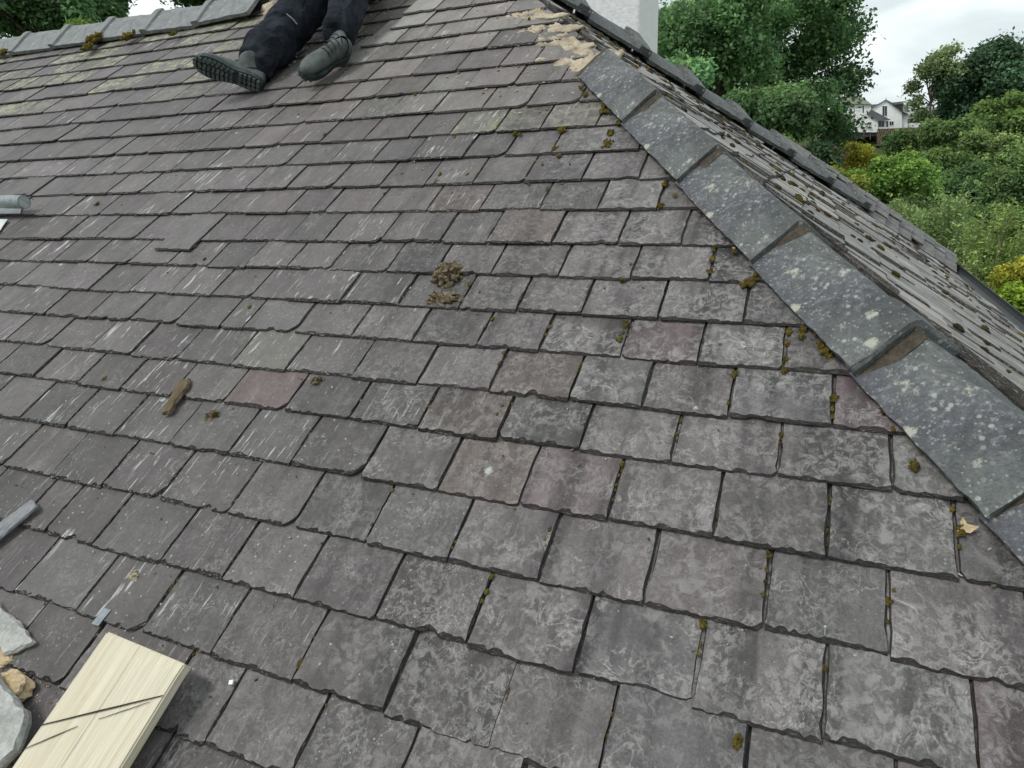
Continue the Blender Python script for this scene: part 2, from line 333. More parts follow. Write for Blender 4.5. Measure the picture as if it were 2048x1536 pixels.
def m_moss():
    k = NT('moss'); p = k.coord('Object')
    c = k.mix(k.ramp(k.noise(p, 55, 4, .65), .35, .65), (.055, .045, .012), (.20, .148, .036))
    c = k.mix(k.ramp(k.noise(p, 9, 2), .55, .7), c, (.12, .125, .03))
    return k.done(c, .95, .1, k.bump(k.noise(p, 420, 3, .7), 1, .006))
def m_leaf(name, trans=.34, rough=.7):
    k = NT(name); c = k.attr('tint').outputs['Color']
    return k.done(c, rough, .25, None, 0, trans)
def m_wood():
    k = NT('sawn_timber'); p = k.coord('Object')
    ring = k.noise(k.map(p, (95, 2.2, 40)), 1, 3, .55, .6); fib = k.noise(k.map(p, (420, 7, 420)), 1, 3, .6)
    c = k.mix(k.ramp(ring, .38, .66), (.60, .555, .44), (.53, .475, .35))
    c = k.mix(k.ramp(k.noise(p, 9, 3), .55, .75), c, (.56, .52, .42))
    c = k.scale(c, k.ramp(fib, .25, .75, .80, 1.16))
    kn = k.ramp(k.noise(k.map(p, (30, 9, 30), (4, 1.3, 0)), 1, 2), .70, .78)
    c = k.mix(k.math('MULTIPLY', kn, .6), c, (.36, .20, .06))
    return k.done(c, .8, .2, k.bump(k.math('ADD', fib, k.math('MULTIPLY', ring, .6)), .35, .003))
def m_cloth():
    k = NT('dark_work_cloth'); p = k.coord('Object')
    c = k.mix(k.ramp(k.noise(p, 7, 5, .65), .35, .68), (.010, .012, .017), (.034, .040, .050))
    c = k.scale(c, k.ramp(k.noise(p, 260, 2), .3, .7, .8, 1.2))
    r1 = k.ramp(k.math('ABSOLUTE', k.math('SUBTRACT', k.noise(p, 3.4, 1, .4, .9), .5)), 0, .13, 1, 0)
    r2 = k.ramp(k.math('ABSOLUTE', k.math('SUBTRACT', k.noise(k.map(p, (1, 1, 1), (4, 2, 7)), 9, 2, .5, 1.4), .5)), 0, .10, .5, 0)
    return k.done(c, .95, .08, k.bump(k.math('ADD', r1, k.math('MULTIPLY', r2, .4)), .8, .020))
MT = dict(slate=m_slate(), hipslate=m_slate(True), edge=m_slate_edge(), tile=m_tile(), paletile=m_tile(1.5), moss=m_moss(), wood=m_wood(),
    mortar=m_simple('lime_mortar', (.27, .215, .15), (.54, .47, .36), 22, .95, .8, .01),
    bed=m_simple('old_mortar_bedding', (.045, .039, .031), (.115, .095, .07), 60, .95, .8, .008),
    under=m_simple('roof_underlay', (.06, .058, .062), (.10, .095, .10), 9, .9, .4),
    gutter=m_simple('black_gutter', (.022, .025, .028), (.035, .038, .04), 12, .5, .1, spec=.4),
    render=m_simple('white_render', (.74, .745, .73), (.84, .845, .84), 26, .95, .6, .012, fine=.08),
    wall=m_simple('white_wall', (.70, .71, .70), (.82, .83, .82), 3, .9, .2, .02, fine=.06),
    galv=m_simple('galvanised_steel', (.30, .33, .34), (.48, .51, .52), 30, .5, .2, spec=.5, metal=.35),
    tingle=m_simple('dull_lead', (.16, .19, .21), (.24, .27, .29), 60, .6, .2),
    lead=m_simple('pale_lead_sheet', (.50, .52, .53), (.66, .68, .68), 14, .6, .2, fine=.1),
    frag=m_simple('freshly_broken_slate', (.26, .265, .26), (.40, .40, .375), 14, .85, .7, .008),
    shard=m_simple('slate_shard', (.15, .155, .165), (.22, .225, .235), 14, .7, .4),
    sand=m_simple('sandstone_lump', (.42, .31, .17), (.55, .44, .29), 18, .95, .8, .01),
    rot=m_simple('rotten_wood', (.10, .075, .045), (.19, .145, .09), 30, .95, .8, .01, stretch=(4, 1, 4)),
    litter=m_simple('dry_moss_litter', (.075, .058, .035), (.34, .27, .18), 90, .95, .9, .01),
    cloth=m_cloth(),
    jacket=m_simple('dark_jacket_cloth', (.02, .022, .026), (.035, .038, .042), 8, .9, .3),
    boot=m_simple('dusty_green_leather', (.048, .060, .058), (.105, .120, .112), 22, .65, .4, .004, spec=.4),
    sole=m_simple('rubber_sole', (.020, .030, .032), (.055, .075, .075), 30, .8, .3),
    skin=m_simple('skin', (.48, .29, .20), (.56, .36, .26), 10, .6, .1, fine=.08),
    hair=m_simple('hair', (.03, .02, .012), (.05, .035, .02), 40, .7, .5, stretch=(1, 1, .2)),
    pen=m_simple('seam_thread', (.30, .32, .33), (.40, .42, .43), 30),
    mark=m_simple('pencil_and_saw_mark', (.02, .018, .012), (.045, .035, .02), 40),
    bark=m_simple('bark', (.06, .05, .04), (.14, .12, .10), 3, .95, .8, .05, stretch=(1, 1, .3)),
    twig=m_simple('pale_twig', (.14, .16, .08), (.24, .26, .14), 5),
    darkmoss=m_simple('dark_dry_moss', (.018, .016, .009), (.075, .060, .022), 60, .95, .9, .006),
    leaf=m_leaf('foliage'),
    ground=m_simple('grassy_ground', (.035, .055, .015), (.075, .095, .03), .5, .95, .6, .1),
    roofg=m_simple('far_slate_roof', (.10, .105, .115), (.16, .165, .17), 2, .8, .2, .02),
    roofm=m_simple('mossy_far_roof', (.13, .14, .11), (.21, .215, .17), 2, .85, .2, .02),
    glass=m_simple('dark_window_glass', (.012, .015, .018), (.03, .035, .04), 1, .12, 0, spec=.5),
    frame=m_simple('white_window_frame', (.72, .73, .72), (.8, .8, .8), 3, .6, 0),
    dark=m_simple('dark_boards_and_shade', (.03, .025, .024), (.06, .05, .045), 2, .8, .2),
    stone=m_simple('rubble_stone', (.12, .085, .06), (.30, .24, .18), 2.2, .95, .8, .08),
    pebble=m_simple('river_pebble', (.30, .31, .30), (.46, .47, .45), 1, .7, .2),
    steel=m_simple('aerial_metal', (.25, .26, .27), (.35, .36, .37), 2, .5, 0, metal=.5))
# ------------------------------------------------------------------ the ground, river and far bank
def terrain(x, y):
    def ss(t): t = max(0., min(1., t)); return t * t * (3 - 2 * t)
    h = -3.3 * ss((y - 14) / 50)
    h -= 1.6 * ss((y - 62) / 5) * (1 - ss((y - 86) / 5))
    h += 12.6 * ss((y - 86) / 34) + 9 * ss((y - 150) / 120)
    h += .5 * mnoise.noise(Vector((x * .05, y * .05, 1))) + 2.0 * ss((y - 90) / 60) * mnoise.noise(Vector((x * .015, y * .015, 5)))
    if y < 12: h *= ss((y - 2) / 10)
    return h
xs = [-700, -450, -300, -200, -150, -120] + [-100 + 5 * i for i in range(41)] + [120, 150, 200, 300, 450, 700]
ys = [-400, -200, -100, -50, -25, -10] + [3 * i for i in range(51)] + [165, 180, 200, 230, 280, 350, 500, 800]
gv = [(x, y, terrain(x, y)) for y in ys for x in xs]; nx = len(xs)
gf = [(j * nx + i, j * nx + i + 1, (j + 1) * nx + i + 1, (j + 1) * nx + i) for j in range(len(ys) - 1) for i in range(nx - 1)]
tag(mesh('ground', gv, gf, MT['ground'], smooth=True), kind='structure')
def m_water():
    k = NT('river_water'); p = k.map(k.coord('Object'), (1, .35, 1))
    return k.done((.012, .018, .014), .12, .5, k.bump(k.noise(p, 2.2, 4, .6), .5, .08))
tag(mesh('river', [(-300, 60, -4.15), (300, 60, -4.15), (300, 92, -4.15), (-300, 92, -4.15)], [(0, 1, 2, 3)], m_water()), kind='structure')

# ------------------------------------------------------------------ the house whose roof we stand over
EAVE_V = -.20
HIP_L = 2.03 / math.sin(PH2)                       # slope length of the hip end
TAN1 = math.tan(PHI)
def a_near(b): return b * math.sin(PH2) / TAN1      # b is negative below the apex
def a_far(b): return -b * math.sin(PH2) / TAN1
house = empty('slate_roofed_house', (-3.5, 3.5, 0))
tag(house, 'foreground house with a weathered hipped slate roof and blue-grey ridge tiles', 'house')
def part(o, mw):                                   # hang a part on the house, keeping a given world matrix
    o.parent = house; o.matrix_parent_inverse = Matrix.Identity(4)
    o.matrix_basis = Matrix.Translation(-house.location) @ mw
    return o
LEFT_U = -8.2
gs = [(LEFT_U, EAVE_V, -.008), (hip_u(EAVE_V), EAVE_V, -.008), (APEX_U, RIDGE_V, -.008), (LEFT_U, RIDGE_V, -.008)]
slope = part(mesh('roof_slope', gs + [(a, b, c - .05) for a, b, c in gs], [(0, 1, 2, 3), (7, 6, 5, 4), (0, 4, 5, 1)], MT['under']), M_MAIN)
hb = -HIP_L
hs = [(a_near(hb), hb, -.012), (a_far(hb) + .45, hb, -.012), (a_far(hb * .55), hb * .55, -.012), (0, 0, -.012)]
G = Geo(); q0, q1 = -HIP_L, -HIP_L * .46
G.add([hipend(a_far(q0), q0, -.01), hipend(a_far(q0) + .48, q0, .098), hipend(a_far(q1) + .48, q1, .098), hipend(a_far(q1), q1, -.01), hipend(a_far(q0) + .48, q0, -.3), hipend(a_far(q1) + .48, q1, -.3)], [(0, 1, 2, 3), (1, 4, 5, 2)])
part(G.build('hip_deck', MT['under']), Matrix.Identity(4))
hipslope = part(mesh('hip_slope', hs, [(0, 1, 2, 3)], MT['under']), M_HIP)
fa, fe = APEX, hipend(a_far(hb), hb)
g = Geo(); g.add([roof(LEFT_U, RIDGE_V), APEX, fe, Vector((LEFT_U, fe.y, fe.z))], [(0, 1, 2, 3)])
o = g.build('back_slope', MT['roofg']); part(o, Matrix.Identity(4))

# --- slates
CUT = {}                                           # (course, centre u) -> style, filled below
TINTS = [((.117, .114, .116), 5), ((.121, .115, .119), 4), ((.112, .114, .113), 3), ((.123, .116, .117), 2), ((.106, .105, .107), 3), ((.118, .117, .115), 2)]
BROWN, RED, PURP, GREEN, PALEG, DKG, TEAL = (.128, .112, .106), (.140, .117, .115), (.130, .109, .115), (.113, .120, .116), (.150, .158, .143), (.096, .101, .099), (.115, .121, .122)
SPECIAL = [(4, -.585, BROWN), (5, -.72, BROWN), (6, -.61, BROWN), (5, -1.33, RED), (4, .2, PURP), (4, -1.41, PALEG), (7, .07, GREEN), (8, .17, GREEN), (8, -.21, TEAL),
           (8, .40, PURP), (9, .30, PURP), (5, -.52, DKG), (4, -.40, DKG), (4, -.03, TEAL), (1, -.12, GREEN), (5, .30, GREEN), (6, -.42, PURP), (2, -.04, TEAL), (-1, -1.08, BROWN), (0, -.80, BROWN), (9, -.11, TEAL), (3, -.30, PURP), (6, .16, DKG)]
def tri_noise(rg, n, amp, hold):
    out = []; cur = 0
    for i in range(n):
        if i % hold == 0 or rg.random() < .25: cur = rg.random() ** 1.7 * amp
        out.append(cur + rg.random() * amp * .15)
    return out
def slate_geo(rg, u0, u1, v0, ln, nt_, ns, cutl=0, cutr=0, clampf=None, w0=.021, th=.0085, tilt=.052, chip=None, roll=0, skew=0):
    gap = .0014; u0 += gap + rg.random() * .0014; u1 -= gap + rg.random() * .0014
    um = (u0 + u1) / 2; pts = []; ins = []
    tailo = [(.0016 * mnoise.noise(Vector((i * .22, v0 * 50, u0 * 31)))) + rg.uniform(-.0011, .0011) for i in range(nt_ + 1)]
    if chip:                                        # a bite out of the tail
        for i in range(nt_ + 1):
            t = i / nt_
            if abs(t - chip[0]) < chip[1]: tailo[i] += chip[2] * (1 - abs(t - chip[0]) / chip[1]) ** .6 + rg.uniform(0, .002)
    fl = tri_noise(rg, nt_ + 1, .0085, 3)
    lo = min(.19, ln * .5)
    sl_ = tri_noise(rg, ns + 1, .0025, 3); sr_ = tri_noise(rg, ns + 1, .0034, 3)
    pts.append((u0, v0 + ln)); ins.append((.001, 0))
    for i in range(ns):                             # left side, down
        t = i / ns; pts.append((u0 + rg.uniform(-.0008, .0008), v0 + max(cutl, .006) + (lo - max(cutl, .006)) * (1 - t))); ins.append((.0008 + sl_[i], 0))
    for i in range(nt_ + 1):
        t = i / nt_; u = u0 + (u1 - u0) * t; v = v0 + tailo[i]
        if cutl and (u - u0) < cutl: v = max(v, v0 + cutl * (1 - (u - u0) / cutl) ** 1.6)
        if cutr and (u1 - u) < cutr: v = max(v, v0 + cutr * (1 - (u1 - u) / cutr) ** 1.6)
        pts.append((u, v)); ins.append((0, .0015 + fl[i]))
    for i in range(ns):
        t = (i + 1) / ns; pts.append((u1 + rg.uniform(-.0008, .0008), v0 + max(cutr, .006) + (lo - max(cutr, .006)) * t)); ins.append((-.001 - sr_[i], 0))
    pts.append((u1, v0 + ln)); ins.append((-.001, 0))
    n = len(pts); top = []; mid = []; bot = []
    def W(u, v): return w0 - tilt * (v - v0) + roll * (u - um)
    for (u, v), (iu, iv) in zip(pts, ins):
        u += skew * (v - v0)
        a, b_ = u + iu, v + iv
        if clampf: a = min(a, clampf(b_)); u = min(u, clampf(v))
        top.append((a, b_, W(a, b_))); z = W(u, v)
        mid.append((u, v, z - th * .62)); bot.append((u + (iu * 1.5 if iu else 0), v + (.005 if iv else 0), z - th))
    V = top + mid + bot
    F = [tuple(range(n))]; M = [0]
    for i in range(n - 1):
        F.append((i, n + i, n + i + 1, i + 1)); M.append(1)
        F.append((n + i, 2 * n + i, 2 * n + i + 1, n + i + 1)); M.append(1)
    return V, F, M, um
slates = []                                        # (pixel area, frame, V, F, M, centre, tint, fx)
def area_px(mat, V):
    P = [pix(mat @ Vector(v)) for v in (V[0], V[len(V) // 3 - 1], V[len(V) // 3 // 4], V[int(len(V) / 3 * .75)])]
    if any(p is None for p in P): return 0
    if not any(-60 < p[0] < 2108 and -60 < p[1] < 1596 for p in P): return 0
    A = 0
    Q = [P[0], P[2], P[3], P[1]]
    for i in range(4): A += Q[i][0] * Q[(i + 1) % 4][1] - Q[(i + 1) % 4][0] * Q[i][1]
    return abs(A) / 2
rows = dict(COURSES)
v = rows[10][0]
for i in range(11, 13): v -= .14; rows[i] = (v, [-.9 + .1 * (i % 2)])
v = rows[-10][0]
for i in range(-11, -14, -1): v += .168; rows[i] = (v, [-1.8 + .1 * (i % 2)])
STRIP = lambda u, v: v > 2.74 and -2.80 < u < -2.16 + .16 * (v - 2.8)
for c, (v0, js) in rows.items():
    rg = random.Random(c * 101 + 5); js = sorted(js)
    while js[0] > LEFT_U: js.insert(0, js[0] - .203 - rg.uniform(-.014, .014))
    while js[-1] < hip_u(v0) + .05: js.append(js[-1] + .200 + rg.uniform(-.008, .008))
    for i in range(len(js) - 1):
        u0, u1 = js[i], js[i + 1]; um = (u0 + u1) / 2
        if u0 > hip_u(v0) - .005: continue
        # settings
        near = v0 < 1.5
        x = max(0., min(1., (um + 1.5) / 1.1)); x = x * x * (3 - 2 * x)         # 0 on the left, 1 towards the hip
        streak = (1 - x) * rg.choice([.05, .2, .5, .9, 1.1]) * (1 if v0 > .5 else .85); swirl = x * rg.uniform(.5, 1.0) + .06
        if v0 > 2.2: swirl *= .5
        speck = rg.uniform(.3, 1.0) * (1.0 if um < -.6 else .45)
        yel = 0.0
        if um < -2.9 and v0 > 2.55: yel = rg.choice([0, 0, .3, .75, .95])
        elif um < -2.3 and v0 > 2.4: yel = rg.choice([0, 0, 0, .3])
        elif -1.5 < um < -.8 and 1.9 < v0 < 2.4: yel = rg.choice([0, 0, .35])
        r_ = rg.random() * 19; tint = TINTS[0][0]
        for t_, wgt in TINTS:
            if r_ < wgt: tint = t_; break
            r_ -= wgt
        for cc, uu, t_ in SPECIAL:
            if cc == c and u0 <= uu < u1: tint = t_; break
        k = rg.uniform(.92, 1.10) * (.86 if (v0 < .8 and um < -.5) else 1); k *= rg.choice([.76, .88, .95, 1.0, 1.08]) * .90; tint = (tint[0] * k * 1.065, tint[1] * k * .98, tint[2] * k * .96)
        if v0 > 2.0 and um > -2.4: k = 1.0 + min(1.5, (v0 - 2.0) * 1.15) * (rg.random() * .8 + .2); tint = (tint[0] * k, tint[1] * k * .99, tint[2] * k * .95)   # dust of raked-out mortar below the hip
        cr_, cl_ = 0, 0
        if um < -.9 and rg.random() < .22: cr_ = rg.uniform(.010, .032)
        elif rg.random() < .2: cr_ = rg.uniform(.004, .010)
        if rg.random() < .15: cl_ = rg.uniform(.004, .012)
        chip = (rg.uniform(.15, .85), rg.uniform(.05, .14), rg.uniform(.005, .012)) if rg.random() < .10 else None
        vv = v0 + rg.uniform(-.0045, .0045); w0 = .0245 + rg.uniform(-.0006, .0036)
        if c == 0 and u0 < -2.15 < u1: vv -= .062; w0 = .033                      # a slipped slate
        if rg.random() < .06: w0 += .003
        if STRIP(um, v0):                                                       # stripped patch: only the under layer is left
            w0 = .010; tint = (.125, .112, .102); streak *= .3; speck *= .4; yel = 0
        if STRIP(um - .2, v0) and not STRIP(um, v0): tint = (.27, .26, .24)
        V, F, M, uc = slate_geo(rg, u0, u1, vv, .40, 24 if near else 14, 9 if near else 5, cl_, cr_, hip_u, w0, .0088 + rg.uniform(-.0015, .0025), .062,
                                chip, rg.uniform(-.008, .008), rg.uniform(-.005, .005))
        slates.append([area_px(M_MAIN, V), 0, V, F, M, (um, vv), tint, (streak, swirl, speck, yel)])
# hip end slates
nrow = int(HIP_L / .135) + 1
for j in range(nrow):
    b = -HIP_L - .02 + j * .135; rg = random.Random(900 + j)
    a = a_near(b) - .1 + (.1 if j % 2 else 0)
    aend = a_far(b) + (.50 if b < -HIP_L * .50 else 0)
    while a < aend:
        wd = rg.uniform(.11, .19); u0, u1 = a, min(a + wd, aend); a += wd
        if u1 - u0 < .04: continue
        ext = u0 > a_far(b) - .06; lift = max(0, ((u0 + u1) / 2 - a_far(b)) * .22) + .012 if ext else 0
        k = rg.uniform(.95, 1.35)
        tint = tuple(q * k for q in rg.choice([(.170, .160, .150), (.190, .176, .162), (.152, .146, .142)]))
        if lift: tint = (.105, .100, .098)
        # keep to the right of the near hip: mirror so that the clamp works on the far side of zero
        V, F, M, uc = slate_geo(rg, u0, u1, b + rg.uniform(-.004, .004), .36, 10, 5, 0, 0, None, .022 + rg.uniform(-.004, .009) + lift, .013, .052, None, .22 if ext else rg.uniform(-.055, .055))
        V = [(max(q[0], a_near(min(q[1], 0)) + .004), min(q[1], -.01), q[2]) for q in V]
        slates.append([area_px(M_HIP, V), 1, V, F, M, ((u0 + u1) / 2, b), tint, (.9, .15, 1.0, rg.choice([0, 0, 0, .25]))])
slates.sort(key=lambda s: -s[0])
def slate_attrs(s, rg):
    ru, rv, rz = rg.uniform(0, 40), rg.uniform(0, 40), rg.uniform(0, 40); sc = rg.uniform(.72, 1.35); cx, cy = s[5]
    suv = [((q[0] - cx) * sc + ru, (q[1] - cy) * sc + rv, rz + (q[2] * 6)) for q in s[2]]
    return suv, [tuple(s[6]) + (1,)] * len(s[2]), [s[7]] * len(s[2])
rest = {0: Geo(), 1: Geo()}; rat = {0: ([], [], []), 1: ([], [], [])}
for i, s in enumerate(slates):
    suv, ti, fx = slate_attrs(s, random.Random(i + 77)); fr = s[1]; par = (slope, hipslope)[fr]
    if i < 300:
        cx, cy = s[5]
        vv = [(q[0] - cx, q[1] - cy, q[2]) for q in s[2]]
        mesh('slate', vv, s[3], [MT['hipslate' if fr else 'slate'], MT['edge']], par, s[4], False, {'suv': ('FLOAT_VECTOR', suv), 'tint': ('FLOAT_COLOR', ti), 'fx': ('FLOAT_COLOR', fx)}, (cx, cy, 0))
    else:
        G = rest[fr]; b0 = len(G.v); G.v += s[2]; G.f += [tuple(k + b0 for k in f) for f in s[3]]; G.m += s[4]
        for q, d in zip(rat[fr], (suv, ti, fx)): q.extend(d)
for fr, par in ((0, slope), (1, hipslope)):
    G, (suv, ti, fx) = rest[fr], rat[fr]
    tag(mesh('small_slates', G.v, G.f, [MT['hipslate' if fr else 'slate'], MT['edge']], par, G.m, False, {'suv': ('FLOAT_VECTOR', suv), 'tint': ('FLOAT_COLOR', ti), 'fx': ('FLOAT_COLOR', fx)}), kind='stuff')

# --- angle ridge tiles and hip tiles
def angle_tile(name, prof0, prof1, th, band=None, n=16, seed=1, mat='tile'):
    """loft a V profile (left edge, crest, right edge, up-normals) from one end to the other"""
    rg = random.Random(seed); G = Geo(); rings = []
    ts = [i / n for i in range(n + 1)]
    if band: ts = sorted(set(ts + [band[0], band[0] + .012, band[1] - .012, band[1]]))
    ts = [t for t in ts if 0 <= t <= 1]
    def prof(t):
        return [a.lerp(b, t) for a, b in zip(prof0, prof1)]
    for t in ts:
        L, C, R, up = prof(t); up = up.normalized(); bh = 0
        if band and band[0] + .01 <= t <= band[1] - .01: bh = band[2]
        nl = ((C - L).cross(prof1[1] - prof0[1])).normalized(); nl = nl if nl.dot(up) > 0 else -nl
        nr = ((C - R).cross(prof1[1] - prof0[1])).normalized(); nr = nr if nr.dot(up) > 0 else -nr
        tl = [L + nl * bh, L.lerp(C, .33) + nl * (bh + .001), L.lerp(C, .66) + nl * (bh + .001), L.lerp(C, .92) + nl * bh, C + up * (bh - .004), R.lerp(C, .92) + nr * bh, R.lerp(C, .5) + nr * bh, R + nr * bh]
        bl = [L - nl * th, L.lerp(C, .33) - nl * th, L.lerp(C, .66) - nl * th, L.lerp(C, .9) - nl * th, C - up * (th * 1.25), R.lerp(C, .9) - nr * th, R.lerp(C, .5) - nr * th, R - nr * th]
        rings.append([q + Vector((rg.uniform(-1, 1), rg.uniform(-1, 1), rg.uniform(-1, 1))) * .0022 for q in tl + bl[::-1]])
    m = len(rings[0]); V = [q for r in rings for q in r]; F = []
    for i in range(len(rings) - 1):
        for k in range(m): F.append((i * m + k, (i + 1) * m + k, (i + 1) * m + (k + 1) % m, i * m + (k + 1) % m))
    for k in range(m // 2 - 1):
        F.append((k, k + 1, m - 2 - k, m - 1 - k)); e = (len(rings) - 1) * m; F.append((e + k, e + m - 1 - k, e + m - 2 - k, e + k + 1))
    c = (prof0[1] + prof1[1]) / 2
    o = mesh(name, [q - c for q in V], F, MT[mat]); part(o, Matrix.Translation(c))
    return o
# near hip: positions of the tile ends measured along the slope
def taxis(v): return -.675 - .688 * (v - 2.459)
HIPV = [2.459, 2.097, 1.746, 1.392, 1.048, .748, .43, .11, -.2]
hipdir = (roof(taxis(1), 1) - roof(taxis(2), 2)).normalized()
dirL = NW.cross(hipdir).normalized(); dirL = dirL if dirL.x < 0 else -dirL
def on_hip(q, h): return q - N2 * ((q - APEX).dot(N2) - h)
def hip_prof(v, lift):
    uc = -.881 - .688 * (v - 2.459)                # lower left edge of the tile
    L = roof(uc, v, .034 + lift); C = roof(uc + .106, v + .092, .090 + lift)
    R = on_hip(C + Vector((.095, .035, -.05)), .014 + lift * .5)
    return [L, C, R, (NW + N2)]
bm_l = Geo()
for i in range(len(HIPV) - 1):
    va, vb = HIPV[i], HIPV[i + 1] - .012
    t = angle_tile('hip_tile', hip_prof(va, 0.0), hip_prof(vb, .017), .017, (.78, 1.0, .010) if i in (3,) else None, 18, 40 + i)
    # bedding mortar that shows under the lower end
    pa, pb = hip_prof(HIPV[i + 1] + .04, .009), hip_prof(HIPV[i + 1] - .038, .004)
    pa[0] += dirL * -.014; pb[0] += dirL * -.014; pb[2] -= N2 * .02
    angle_tile('bedding_mortar', pa, pb, .03, None, 8, 80 + i, 'bed')
pa, pb = hip_prof(HIPV[0] + .035, -.012), hip_prof(HIPV[0] - .05, -.012)
angle_tile('bedding_mortar', pa, pb, .035, None, 8, 99, 'bed')
# dark filler between the tile wings and the slates
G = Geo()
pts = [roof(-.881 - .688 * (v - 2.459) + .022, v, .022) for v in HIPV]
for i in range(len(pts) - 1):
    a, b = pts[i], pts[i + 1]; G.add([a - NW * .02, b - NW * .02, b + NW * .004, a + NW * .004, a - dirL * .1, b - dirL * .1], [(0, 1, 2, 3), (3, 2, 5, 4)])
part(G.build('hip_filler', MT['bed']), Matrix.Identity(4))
# far hip
farp = lambda d, lift: hipend(d / TAN1 - .02, -d / math.sin(PH2), .0)
def far_prof(d, lift):
    Q = hipend(d / TAN1 - .03, -d / math.sin(PH2))
    fd = (hipend(1 / TAN1, -1 / math.sin(PH2)) - hipend(0, 0)).normalized()
    s = N2.cross(fd).normalized(); s = s if s.y < 0 else -s
    L = Q + s * .165 + N2 * (.050 + lift); C = Q + Vector((.1, .1, 1)).normalized() * (.105 + lift); R = Q - s * .15 - Vector((0, 0, .10 - lift))
    return [L, C, R, Vector((.1, .1, 1))]
step = .45 / math.sqrt(1 / TAN1 ** 2 + 1 / math.sin(PH2) ** 2); d = .02; i = 0
while d + step < 1.40:
    angle_tile('hip_tile', far_prof(d, 0), far_prof(d + step - .004, .022), .019, (.80, 1.0, .024), 12, 140 + i); d += step; i += 1
# main ridge
def ridge_prof(u, lift):
    return [roof(u, RIDGE_V - .165, .045 + lift), roof(u, RIDGE_V, 0) + Vector((0, 0, .105 + lift)), roof(u, RIDGE_V, 0) + Vector((0, .15, -.04 + lift)), Vector((0, 0, 1))]
RU = [-3.32 - .468 * k for k in range(11)]
for k in range(10):
    u1, u0 = RU[k], RU[k + 1]
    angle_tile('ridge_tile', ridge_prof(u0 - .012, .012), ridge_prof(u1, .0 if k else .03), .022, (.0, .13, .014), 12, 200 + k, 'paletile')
G = Geo()
a, b = -8, -3.36
for i in range(60):
    u = a + (b - a) * i / 60; u2 = a + (b - a) * (i + 1) / 60; j1, j2 = .012 * mnoise.noise(Vector((u * 9, 1, 2))), .012 * mnoise.noise(Vector((u2 * 9, 1, 2)))
    G.add([roof(u, RIDGE_V - .135 + j1, .0), roof(u2, RIDGE_V - .135 + j2, .0), roof(u2, RIDGE_V - .13 + j2, .05), roof(u, RIDGE_V - .13 + j1, .05)], [(0, 1, 2, 3)])
part(G.build('ridge_bedding', MT['bed']), Matrix.Identity(4))

# --- pale mortar left where tiles were lifted
G = Geo(); rg = random.Random(5)
def rl(G, u, v, ru, rv, h, seed, w=.02, sub=3, rough=.4): G.add(*lump(roof(u, v, w), ru, rv, h, UX, VS, NW, seed, rough, 1.8, sub))
# smear of mortar at the head of the hip
nx_, ny_ = 70, 64
V = []; 
for j in range(ny_):
    for i in range(nx_):
        v = 2.44 + j / (ny_ - 1) * .80; e = hip_u(v); t = i / (nx_ - 1); u = e - (.27 + .14 * mnoise.noise(Vector((v * 6, 2, 1)))) * (1 - t) - .02
        n_ = mnoise.fractal(Vector((u * 15, v * 15, 3)), .7, 2.1, 6)
        edge = min(1, t * 2.4) * min(1, (1 - t) * 8 + .4) * min(1, j / 4) * min(1, (ny_ - 1 - j) / 4)
        V.append((u, v, -.004 + .026 * edge * (.80 + .6 * n_) + .016 * max(0, t - .4)))
F = [(j * nx_ + i, j * nx_ + i + 1, (j + 1) * nx_ + i + 1, (j + 1) * nx_ + i) for j in range(ny_ - 1) for i in range(nx_ - 1)]
part(mesh('lime_mortar_bed', V, F, MT['mortar'], smooth=True), M_MAIN)
for u, v, ru, rv, h, s in [(-.80, 2.60, .055, .075, .030, 1), (-.93, 2.74, .05, .025, .012, 4), (-1.05, 2.93, .06, .03, .014, 6), (-1.10, 2.66, .026, .016, .010, 8), (-1.17, 3.08, .07, .03, .014, 9)]:
    G = Geo(); rl(G, u, v, ru, rv, h, s); part(G.build('mortar_lump', MT['mortar'], smooth=True), Matrix.Identity(4))
G = Geo()
for i in range(26):                                  # bare ridge: broken bedding
    u = -3.26 + 1.6 * i / 26 + rg.uniform(-.02, .02); rl(G, u, RIDGE_V - .05 + rg.uniform(-.05, .06), rg.uniform(.04, .09), rg.uniform(.03, .07), rg.uniform(.02, .05), 20 + i, .02, 2)
tag(part(G.build('broken_mortar', MT['mortar'], smooth=True), Matrix.Identity(4)), kind='stuff')
G = Geo(); rl(G, -3.06, 3.62, .15, .06, .04, 61, .03); part(G.build('mortar_lump', MT['mortar'], smooth=True), Matrix.Identity(4))

# --- moss
G = Geo(); rg = random.Random(9)
def cushion(G, c, r, X, Y, Z, seed):
    G.add(*lump(c - Z * r * .15, r * .85, r * rg.uniform(1.0, 1.6), r * .42, X, Y, Z, seed, .5, 2.2, 2))
    for k in range(16 if r > .006 else 4):
        a = rg.uniform(0, 6.28); t = rg.uniform(.2, 1.15) ; q = c + X * (math.cos(a) * r * t) + Y * (math.sin(a) * r * t * 1.5) + Z * (r * .30 * (1 - t * .8)); s_ = r * rg.uniform(.16, .34)
        G.add(*lump(q, s_, s_ * 1.2, s_ * rg.uniform(.7, 1.4), X, Y, Z, seed + k * 7.7, .6, 2.6, 1))
for i, (u, v, r) in enumerate(MOSS):
    cushion(G, roof(u, v, .022 + r * .30 + (.03 if v > 3.4 else 0)), r * .85, UX, VS, NW, i * 1.7)
for c, (v0, js) in rows.items():                     # thin dark moss in the joints
    for u in js:
        if rg.random() < .55 and -3.2 < u < hip_u(v0) - .12:
            for k in range(rg.randint(1, 6)):
                vv = v0 + rg.uniform(.0, .14); cushion(G, roof(u + rg.uniform(-.003, .003), vv, .017), rg.uniform(.0022, .0048), UX, VS, NW, vv * 31 + u)
